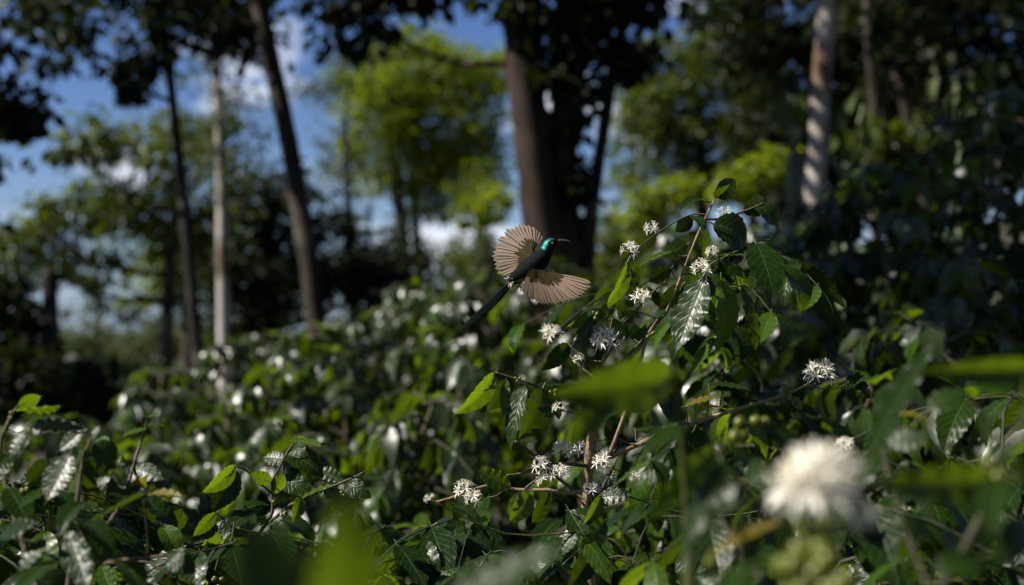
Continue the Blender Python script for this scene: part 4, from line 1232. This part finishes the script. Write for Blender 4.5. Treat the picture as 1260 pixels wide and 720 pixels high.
for (px, py, n, rr) in ((322, 642, 9, 3.0), (299, 671, 6, 3.4), (281, 694, 7, 3.6), (341, 617, 5, 2.6), (268, 716, 5, 3.4), (441, 589, 5, 2.2), (353, 630, 3, 2.4), (424, 606, 4, 2.2)):
    berries(B.t, P(px, py, 2.26), n, rr * 2.26 / FPX, r)
blossom(B.t, P(346, 632, 2.26), 0.007, r, n=4); B.attach(P(346, 632, 2.26), .015)
B.filler(P(330, 730, 2.35), (0.28, 0.12, 0.05), 8)
B.filler(P(450, 680, 2.45), (0.18, 0.12, 0.06), 6)

# ---- C: left foreground bush with silver leaves
C = Plant('left foreground coffee bush with wide silver shining leaves', P(60, 760, 1.85), 303)
C.root((70, 800, 1.85), 11, 7)
C.stick([(70, 800, 1.85), (20, 640, 1.9), (0, 560, 1.92), (10, 520, 1.93), (22, 500, 1.94)], [5, 4, 3, 2.4, 1.6])
C.stick([(70, 800, 1.85), (88, 700, 1.84), (95, 620, 1.85), (104, 560, 1.86), (118, 530, 1.88)], [5, 4, 3, 2.4, 1.6])
C.stick([(88, 700, 1.84), (130, 650, 1.86), (152, 610, 1.9), (168, 560, 1.98), (179, 527, 2.0), (181, 512, 2.0)], [4, 3, 2.4, 2, 1.8, 1.3])
C.stick([(88, 700, 1.84), (150, 690, 1.8), (205, 684, 1.8)], [3.2, 2.6, 2])
for a in ((21, 504, 80, 500, 1.94, 1.86, 26, 'y', 'B', 5, 'bright green leaf against the dark thicket'), (22, 500, 54, 487, 1.94, 1.96, 20, 'y', 'B', 2), (38, 524, 112, 526, 1.94, 1.86, 18, 'g', 'D', 2),
          (101, 530, 70, 557, 1.88, 1.82, 24, 'g', 'H', 5, 'small pure white glinting leaf'), (86, 560, 54, 622, 1.84, 1.76, 42, 'g', 'H', 5, 'wide pale silver leaf'),
          (106, 548, 76, 612, 1.86, 1.80, 24, 'g', 'L', 2), (122, 524, 109, 547, 1.88, 1.86, 11, 'g', 'H', 2), (150, 562, 124, 584, 1.92, 1.9, 14, 'g', 'H', 2),
          (161, 612, 180, 584, 1.9, 1.9, 22, 'o', 'B', 5), (170, 609, 230, 606, 1.9, 1.84, 15, 'o', 'U', 2), (176, 610, 97, 648, 1.78, 1.68, 44, 'g', 'L', 5),
          (83, 655, 112, 735, 1.72, 1.64, 36, 'g', 'H', 5, 'long white shining leaf running out of the bottom'), (57, 664, 18, 706, 1.7, 1.62, 26, 'g', 'H', 2),
          (179, 527, 147, 537, 2.0, 1.96, 20, 'y', 'U', 2), (180, 526, 205, 520, 2.0, 2.02, 18, 'y', 'U', 1), (181, 513, 166, 508, 2.0, 1.98, 12, 'y', 'U', 2), (180, 514, 196, 508, 2.0, 2.0, 10, 'y', 'U', 2),
          (208, 684, 242, 704, 1.8, 1.74, 30, 'g', 'H', 1), (30, 530, 10, 566, 1.9, 1.86, 18, 'g', 'H', 2), (38, 540, 22, 556, 1.86, 1.84, 10, 'g', 'H', 1), (12, 560, -20, 600, 1.9, 1.84, 30, 'g', 'C', 3),
          (10, 600, 40, 650, 1.86, 1.8, 34, 'g', 'D', 0), (60, 600, 20, 625, 1.86, 1.8, 24, 'g', 'U', 2), (64, 570, 30, 600, 1.9, 1.86, 30, 'g', 'D', 1), (116, 545, 150, 580, 1.9, 1.9, 30, 'g', 'D', 3),
          (118, 560, 112, 612, 1.95, 1.95, 32, 'g', 'D', 0), (92, 640, 150, 670, 1.78, 1.7, 30, 'g', 'U', 1), (110, 620, 60, 650, 1.8, 1.72, 28, 'g', 'U', 3), (150, 600, 190, 625, 1.9, 1.86, 26, 'g', 'C', 0),
          (165, 575, 205, 590, 1.96, 1.96, 22, 'g', 'H', 2), (0, 660, 45, 640, 1.72, 1.68, 26, 'g', 'L', 2), (130, 650, 120, 700, 1.8, 1.75, 32, 'g', 'D', 4), (0, 560, -30, 540, 1.95, 1.95, 24, 'g', 'H', 1),
          (132, 552, 113, 536, 1.95, 1.97, 20, 'y', 'D', 1), (70, 690, 10, 730, 1.7, 1.62, 34, 'g', 'U', 0), (150, 690, 180, 730, 1.76, 1.7, 34, 'g', 'D', 1), (120, 590, 150, 605, 1.9, 1.84, 18, 'g', 'H', 4)):
    C.leaf(*a)
for (px, py, n, rr) in ((33, 608, 4, 3.6), (60, 648, 4, 4.0), (80, 640, 4, 4.2), (12, 511, 3, 2.4), (33, 601, 4, 3)):
    berries(C.t, P(px, py, 1.85), n, rr * 1.85 / FPX, r)
C.filler(P(110, 690, 2.1), (0.22, 0.1, 0.08), 9)
C.filler(P(200, 660, 2.3), (0.14, 0.12, 0.08), 6)
C.filler(P(30, 600, 2.2), (0.12, 0.1, 0.05), 5)

# ---- D: right foreground bush with the big out of focus blossom
D = Plant('right foreground coffee bush carrying the large blurred white blossom', P(1120, 900, 1.15), 304)
D.root((1080, 860, 1.1), 9, 6, M_TWIGDARK)
D.stick([(1080, 860, 1.1), (1030, 780, 1.0), (1002, 710, .97), (1000, 650, .96)], [6, 4.6, 3.6, 3], mat=M_TWIG)
D.stick([(1080, 860, 1.1), (1150, 740, 1.12), (1200, 650, 1.15), (1225, 590, 1.15), (1245, 540, 1.15), (1275, 470, 1.2)], [5, 4, 3.2, 2.6, 2.2, 1.6], mat=M_TWIGDARK)
D.stick([(1080, 860, 1.1), (960, 740, 1.2), (900, 660, 1.35), (870, 600, 1.45), (880, 560, 1.5)], [4, 3.4, 2.6, 2.2, 1.6], mat=M_TWIGDARK)
D.stick([(1150, 740, 1.12), (1110, 640, 1.3), (1090, 570, 1.4), (1085, 540, 1.45)], [3, 2.6, 2.2, 1.6], mat=M_TWIGDARK)
blossom(D.t, P(1008, 604, .96), 0.0365, r, Vector((0, -.2, .5)), 26)
blossom(D.t, P(1060, 636, .98), 0.014, r, Vector((.3, -.1, -.3)), 7)
D.attach(P(1060, 636, .98), .02)
blossom(D.t, P(1040, 552, 1.9), 0.018, r, Vector((0, -.1, .5)), 10); D.attach(P(1040, 552, 1.9), .02)
for a in ((1235, 590, 1062, 600, 1.12, 1.02, 44, 'm', 'B', 2, 'long wavy edged green leaf lying level'), (1225, 556, 1190, 478, 1.12, 1.14, 42, 'y', 'B', 2), (1278, 452, 1130, 462, 1.2, 1.15, 34, 'm', 'B', 1),
          (1200, 470, 1262, 462, 1.2, 1.2, 44, 'y', 'D', 1), (1068, 562, 1152, 404, 1.45, 1.40, 38, 'g', 'L', 2, 'long bluish grey leaf rising at a slant'), (1060, 600, 1095, 525, 1.4, 1.44, 36, 'g', 'L', 4),
          (1092, 545, 1150, 534, 1.42, 1.4, 32, 'g', 'L', 2), (1140, 506, 1196, 472, 1.4, 1.4, 34, 'g', 'L', 4), (1100, 512, 1164, 515, 1.5, 1.48, 18, 'o', 'U', 1, 'small yellowish leaf'),
          (1255, 590, 1200, 640, 1.1, 1.0, 44, 'g', 'L', 1), (1260, 470, 1262, 540, 1.15, 1.1, 40, 'y', 'B', 5), (960, 642, 852, 690, 1.1, 1.05, 24, 'o', 'U', 2, 'orange tipped yellowing leaf'),
          (905, 560, 820, 690, 1.25, 1.18, 44, 'g', 'U', 4), (880, 550, 790, 650, 1.3, 1.25, 36, 'y', 'D', 2), (960, 600, 900, 560, 1.3, 1.35, 30, 'g', 'L', 3), (920, 600, 860, 640, 1.2, 1.12, 34, 'g', 'H', 2),
          (930, 590, 900, 540, 1.5, 1.5, 28, 'g', 'U', 1), (980, 560, 940, 520, 1.6, 1.6, 26, 'g', 'D', 0), (1110, 640, 1150, 660, 1.2, 1.2, 30, 'g', 'D', 1), (1120, 650, 1110, 700, 1.3, 1.3, 34, 'g', 'D', 0),
          (940, 690, 880, 730, 1.0, .95, 44, 'g', 'L', 1), (905, 640, 930, 720, 1.1, 1.05, 40, 'g', 'D', 3), (1225, 570, 1262, 560, 1.15, 1.15, 30, 'y', 'U', 2), (1262, 640, 1225, 700, 1.05, 1.0, 40, 'g', 'D', 4),
          (890, 560, 860, 600, 1.5, 1.45, 30, 'y', 'D', 4), (860, 590, 830, 560, 1.6, 1.6, 28, 'g', 'U', 2), (1030, 740, 1100, 722, 1.0, .95, 40, 'g', 'U', 1), (1150, 700, 1225, 690, 1.1, 1.1, 40, 'g', 'L', 1)):
    D.leaf(*a)
for (px, py, dd, n, rr) in ((998, 655, .95, 5, 11), (996, 690, .94, 6, 12), (1020, 706, .93, 6, 13), (975, 712, .94, 5, 12), (940, 520, 1.6, 3, 7), (905, 530, 1.5, 3, 8), (935, 590, 1.4, 2, 7), (1228, 575, 1.1, 3, 8), (880, 700, 1.2, 3, 8)):
    berries(D.t, P(px, py, dd), n, rr * dd / FPX, r)
    D.attach(P(px, py, dd), .02)
D.filler(P(1120, 690, 1.75), (0.2, 0.12, 0.1), 9)
D.filler(P(960, 680, 1.7), (0.14, 0.12, 0.08), 7)
D.filler(P(1200, 560, 1.9), (0.1, 0.12, 0.1), 5)

# ---- E: leaves right in front of the lens, on a bush below the frame
E = Plant('coffee shoot close to the viewer holding the big blurred green leaf at the bottom', P(420, 1500, .62), 305)
E.stick([E.foot, P(425, 1400, .62), P(410, 1000, .6), P(385, 800, .58)], [8, 7, 5, 3.4], 'stem', k=5)
E.leaf(360, 860, 470, 596, .58, .56, 130, 'm', 'B', 1, 'big blurred green leaf, its right half aglow')
E.leaf(375, 850, 300, 620, .60, .62, 120, 'g', 'D', 5)
E.leaf(380, 830, 290, 880, .6, .6, 60, 'g', 'U', 1)
F_ = Plant('coffee shoot close to the viewer with a blurred silver white leaf at the bottom centre', P(560, 1300, .95), 306)
F_.stick([F_.foot, P(560, 1200, .95), P(550, 900, .93), P(545, 750, .92)], [8, 7, 5, 3.4], 'stem', k=5)
F_.leaf(535, 752, 706, 664, .92, .88, 52, 'g', 'H', 5, 'blurred silver white leaf')
F_.leaf(550, 760, 640, 800, .9, .85, 60, 'g', 'U', 1)
F_.leaf(548, 760, 740, 718, .9, .88, 24, 'g', 'H', 2)
G = Plant('thin coffee shoot in front of the flowering bush with two blurred green leaves', P(845, 1200, 1.2), 307)
G.stick([G.foot, P(850, 900, 1.25), P(845, 640, 1.27), P(835, 500, 1.25), P(822, 452, 1.22)], [7, 5, 3.6, 2.4, 1.6], 'stem', M_TWIG, k=6)
G.leaf(826, 462, 680, 494, 1.22, 1.12, 62, 'm', 'B', 1)
G.leaf(824, 466, 752, 440, 1.22, 1.26, 50, 'm', 'D', 2)
G.leaf(742, 478, 706, 552, 1.18, 1.14, 40, 'm', 'D', 1)
G.leaf(838, 520, 790, 560, 1.25, 1.2, 40, 'g', 'U', 2, noatt=False)

# low dark bushes closing the space under the hand built ones
LOW = [
    ('low shaded bush below the blurred leaf at the lower centre', 560, 690, 3.0, .5), ('low shaded bush behind the lower right blossoms', 900, 600, 3.1, .5),
    ('low shaded bush behind the silver leaves at lower left', 60, 600, 3.0, .5), ('low shaded bush behind the budding twig at lower left', 300, 640, 3.2, .5),
    ('low shaded bush under the in focus blossoms', 720, 640, 3.2, .5), ('low shaded bush in the lower right corner', 1180, 600, 2.5, .45),
    ('low shaded bush left of the budding twig', 180, 640, 3.3, .5), ('low shaded bush between the budding twig and the blossoms', 450, 630, 3.3, .5)]
for i, (lb, px, py, d, rr_) in enumerate(LOW):
    coffee_bush(lb, px, py, d, rr_, 400 + i, 300, hero=True, young=0.05, dense=1.0)

# ------------------------------------------------------------------ the sunbird
BD = 2.33
M_BIRD = soft_mat('black_green_plumage', (0.002, 0.003, 0.003), (0.006, 0.010, 0.008), (0, 0, 0), 0, 0.75, 300, 0.0, 0.06)
M_IRID = soft_mat('iridescent_teal_plumage', (0.003, 0.06, 0.05), (0.012, 0.20, 0.18), (0, 0, 0), 0, 0.5, 900, 0.7)
M_OLIVE = soft_mat('olive_flank', (0.10, 0.09, 0.03), (0.2, 0.16, 0.06), (0, 0, 0), 0, 0.8, 300)
M_TUFT = soft_mat('pale_vent_tuft', (0.4, 0.34, 0.28), (0.55, 0.48, 0.42), (0.4, 0.35, 0.3), 0.3, 0.8, 300)
M_BEAK = soft_mat('horn_beak', (0.03, 0.028, 0.025), (0.10, 0.09, 0.08), (0, 0, 0), 0, 0.25, 200)
M_FEA = feather_mat('flight_feather', (0.03, 0.02, 0.014), (0.34, 0.26, 0.19), (0.66, 0.50, 0.37), 0.62)
M_COV = feather_mat('covert_feather', (0.012, 0.010, 0.004), (0.05, 0.04, 0.014), (0.13, 0.10, 0.03), 0.35, 0.7, 0.05)
M_TAIL = feather_mat('tail_feather', (0.002, 0.003, 0.003), (0.006, 0.009, 0.008), (0, 0, 0), 0.02, 0.8, 0.03)


def feather_mesh(name, mat, W, tip=0.93, curve=0.1):
    V, F, U = [], [], []
    nv, nu = 10, 4
    for j in range(nv + 1):
        v = j / nv
        w = 0.5 * W * (0.35 + 0.65 * min(1, v / 0.45)) * (math.sqrt(max(0, 1 - ((v - tip) / (1 - tip)) ** 2)) if v > tip else 1)
        w = max(w, 0.004)
        for i in range(nu + 1):
            u = i / nu * 2 - 1
            V.append((u * w + curve * v * v * 0.3, v, 0.10 * w * (1 - abs(u)) - 0.06 * v * v)); U.append((i / nu, v))
    n = nu + 1
    for j in range(nv):
        for i in range(nu):
            F.append((j * n + i, j * n + i + 1, (j + 1) * n + i + 1, (j + 1) * n + i))
    o = len(V)
    for (yy, rr) in ((-0.02, 0.010), (0.5, 0.007), (0.97, 0.002)):
        for k in range(3):
            a = 2 * math.pi * k / 3
            V.append((math.cos(a) * rr + curve * max(yy, 0) ** 2 * 0.3, yy, math.sin(a) * rr + 0.05 * W - 0.06 * max(yy, 0) ** 2)); U.append((0.5, max(yy, 0)))
    for s in range(2):
        for k in range(3):
            F.append((o + s * 3 + k, o + s * 3 + (k + 1) % 3, o + s * 3 + 3 + (k + 1) % 3, o + s * 3 + 3 + k))
    return mesh_from(name, V, F, mat, True, U)


bird = thing('sunbird', P(657, 326, BD), 'small dark long tailed sunbird hovering with fanned wings', 'bird')


def body_mesh():
    prof = [(625, 349, 2.0, 0), (629, 346, 5, 0), (636, 341, 9, 0), (645, 335, 12, 0), (655, 328, 13.5, 0), (664, 320, 12.5, 0), (670, 313, 10, 0), (673, 307, 8.4, 0), (676, 302, 8.8, 0), (680, 299, 7.6, 0), (684, 297.6, 4.6, 0), (687, 297, 1.8, 0)]
    pts = [P(a, b, BD + z) for a, b, c, z in prof]
    sp, sr = smooth_path(pts, [c * .92 * BD / FPX for a, b, c, z in prof], 3)
    V, F, U = tube_geo(sp, sr, 18)
    nmat = []
    n = 18
    for f in F:
        c = sum((V[i] for i in f), Vector()) / len(f)
        q = proj(c)
        k = f[0] // n
        # throat, face and crown carry the metallic green
        nmat.append(1 if (19 < k < 29 and len(f) == 4 and abs((c - sp[min(k, len(sp) - 1)]).normalized().dot(Vector((-.55, -.6, .55)).normalized()) - .93) < .10) else (2 if (k < 12 and q[1] > 340 + (12 - k) * .6) else 0))
    me = mesh_from('body', [v - bird.location for v in V], F, [M_BIRD, M_IRID, M_OLIVE], True, U, nmat)
    return me


put('body', body_mesh(), Matrix.Translation(bird.location), bird)
# beak, slender and gently decurved
Geo().add(*tube_geo(smooth_path([P(684, 297.5, BD), P(690, 296.0, BD), P(697, 296.2, BD), P(703, 298.0, BD)], [.0034, .0022, .0015, .0005], 4)[0], smooth_path([P(684, 297.5, BD), P(690, 296.0, BD), P(697, 296.2, BD), P(703, 298.0, BD)], [.0034, .0022, .0015, .0005], 4)[1], 8)).build('beak', M_BEAK, bird)
for dz in (-0.0105, 0.0105):
    Geo().add(*blob_geo(P(680, 299.5, BD + dz), 0.0022, 8, 6)).build('eye', M_BEAK, bird)
# small overlapping body feathers
def plumage():
    rp = random.Random(12)
    sp, sr = smooth_path([P(a, b, BD) for a, b, c in ((632, 344, 0), (645, 335, 0), (655, 328, 0), (664, 320, 0), (670, 313, 0), (676, 303, 0))], [.0078, .0134, .0158, .0147, .0118, .0100], 8)
    items = []
    for k in range(420):
        i = rp.randrange(len(sp) - 1)
        tg = (sp[i + 1] - sp[i]).normalized()
        a = rp.uniform(0, 6.28)
        u = tg.cross(Vector((0, 1, 0))).normalized(); v = tg.cross(u)
        n = u * math.cos(a) + v * math.sin(a)
        items.append((leaf_matrix(sp[i] + n * sr[i] * .98, -tg + n * .16 + rv(rp, .08), n, rp.uniform(.006, .010), 1), BODYF))
    join_instances('plumage', items, bird)


BODYF = leaf_template('body_feather', M_BIRD, 2, 3, W=.5, bend=.3, fold=-.2, wave=0, petiole=False)
plumage()
# tufts at the vent
rb = random.Random(77)
tf = Geo()
for k in range(26):
    b = P(631 + rb.uniform(-4, 7), 345 + rb.uniform(-4, 6), BD - rb.uniform(-.008, .012))
    e = b + Vector((rb.uniform(-.010, .002), rb.uniform(-.003, .003), rb.uniform(-.010, .001)))
    tf.add(*tube_geo([b, (b + e) / 2 + rv(rb, .001), e], [.0016, .0012, .0003], 4))
tf.build('vent_tuft', M_TUFT, bird, kind='stuff')
# feet tucked under the belly
for k, (fx, fy, dz) in enumerate(((645, 354, -.014), (640, 352, -.004))):
    hip = P(fx - 1, fy - 8, BD + dz + .004); an = P(fx, fy, BD + dz)
    leg = Geo().add(*tube_geo([hip, (hip + an) / 2, an], [.0016, .0012, .0011], 6)).build('foot', M_BEAK, bird)
    for j, (ux, uy) in enumerate(((4, 2), (3, 5), (0.5, 6), (-4, 3))):
        a1 = P(fx + ux * .6, fy + uy * .6, BD + dz - .002); a2 = P(fx + ux, fy + uy, BD + dz)
        a3 = P(fx + ux * .7, fy + uy + 1.5, BD + dz + .002)
        Geo().add(*tube_geo([an, a1, a2, a3], [.0009, .0008, .0006, .0002], 5)).build('toe', M_BEAK, leg)


def wing(root, wrist_out, tips, depth, nf, W, tilt_n, label):
    """fan of feathers from the arm bone; tips: px outline points from leading edge to body"""
    arm_pts = [P(*root), P(*wrist_out)]
    g = Geo().add(*tube_geo([arm_pts[0], arm_pts[0].lerp(arm_pts[1], .5) + Vector((0, 0, .002)), arm_pts[1]], [.0055, .0045, .0022], 8))
    w = g.build('wing', M_BIRD, bird, label=label)
    sp, _ = smooth_path([P(x, y, dd) for x, y, dd in tips], [1] * len(tips), 8)
    # even spacing along the outline
    cum = [0]
    for i in range(1, len(sp)): cum.append(cum[-1] + (sp[i] - sp[i - 1]).length)
    for k in range(nf):
        s = cum[-1] * k / (nf - 1)
        i = next(i for i in range(1, len(sp)) if cum[i] >= s - 1e-9)
        f = (s - cum[i - 1]) / max(1e-9, cum[i] - cum[i - 1])
        tp = sp[i - 1].lerp(sp[i], f)
        b = arm_pts[1].lerp(arm_pts[0], min(1, k / (nf - 1) * 1.05))
        b = b + tilt_n * (0.0006 * k)
        ln = (tp - b).length
        put('feather', FEA, leaf_matrix(b, tp - b + rv(rb, .0005), tilt_n + rv(rb, .06), ln * rb.uniform(.97, 1.03), W * rb.uniform(.92, 1.08) / ln / 0.13), w)
        # coverts, about half as long, nearer the viewer
        if k % 2 == 0:
            put('covert', COV, leaf_matrix(b - tilt_n * -.0022, tp - b + rv(rb, .002), tilt_n + rv(rb, .1), ln * rb.uniform(.24, .32), W / ln / 0.13 * 2.6), w)
        if True:
            put('covert', COV, leaf_matrix(b - tilt_n * -.0012, tp - b + rv(rb, .001), tilt_n, ln * rb.uniform(.36, .52), W / ln / 0.13 * 1.7), w)
    return w


FEA = feather_mesh('feather', M_FEA, 0.13, 0.80)
COV = feather_mesh('covert', M_COV, 0.13, 0.75)
TAILM = feather_mesh('tail_feather', M_TAIL, 0.10, 0.9)
wing((661, 322, BD + .008), (656, 308, BD + .022),
     [(664, 288, BD + .05), (656, 279, BD + .055), (645, 275, BD + .055), (632, 277, BD + .052), (619, 284, BD + .05), (609, 297, BD + .045), (604, 313, BD + .04), (606, 327, BD + .035), (612, 337, BD + .03), (624, 342, BD + .02)],
     0, 24, .0092, Vector((-.35, -.75, .3)).normalized(), 'far wing fanned open up and to the left')
wing((652, 336, BD - .010), (677, 337, BD - .026),
     [(727, 345, BD - .07), (725, 353, BD - .07), (717, 361, BD - .068), (706, 367, BD - .062), (694, 371, BD - .055), (680, 373, BD - .05), (666, 372, BD - .042), (654, 368, BD - .034), (644, 360, BD - .026)],
     0, 24, .0092, Vector((.15, -.8, .45)).normalized(), 'near wing fanned open down and to the right')
for k, (tx, ty, sw) in enumerate(((566, 408, 1.0), (569, 406, 1.0), (588, 389, 1.2), (585, 394, 1.2), (597, 385, 1.3))):
    b = P(629 + k * .4, 346 + k * .5, BD + .002 * k); tp = P(tx, ty, BD + .01 + .003 * k)
    ln = (tp - b).length
    put('tail_feather', TAILM, leaf_matrix(b, tp - b, Vector((-.2, -.9, .3)), ln, .0085 * sw / ln / .10), bird)
print('objects', len(bpy.data.objects), 'tris', sum(len(m.polygons) * 2 for m in bpy.data.meshes))
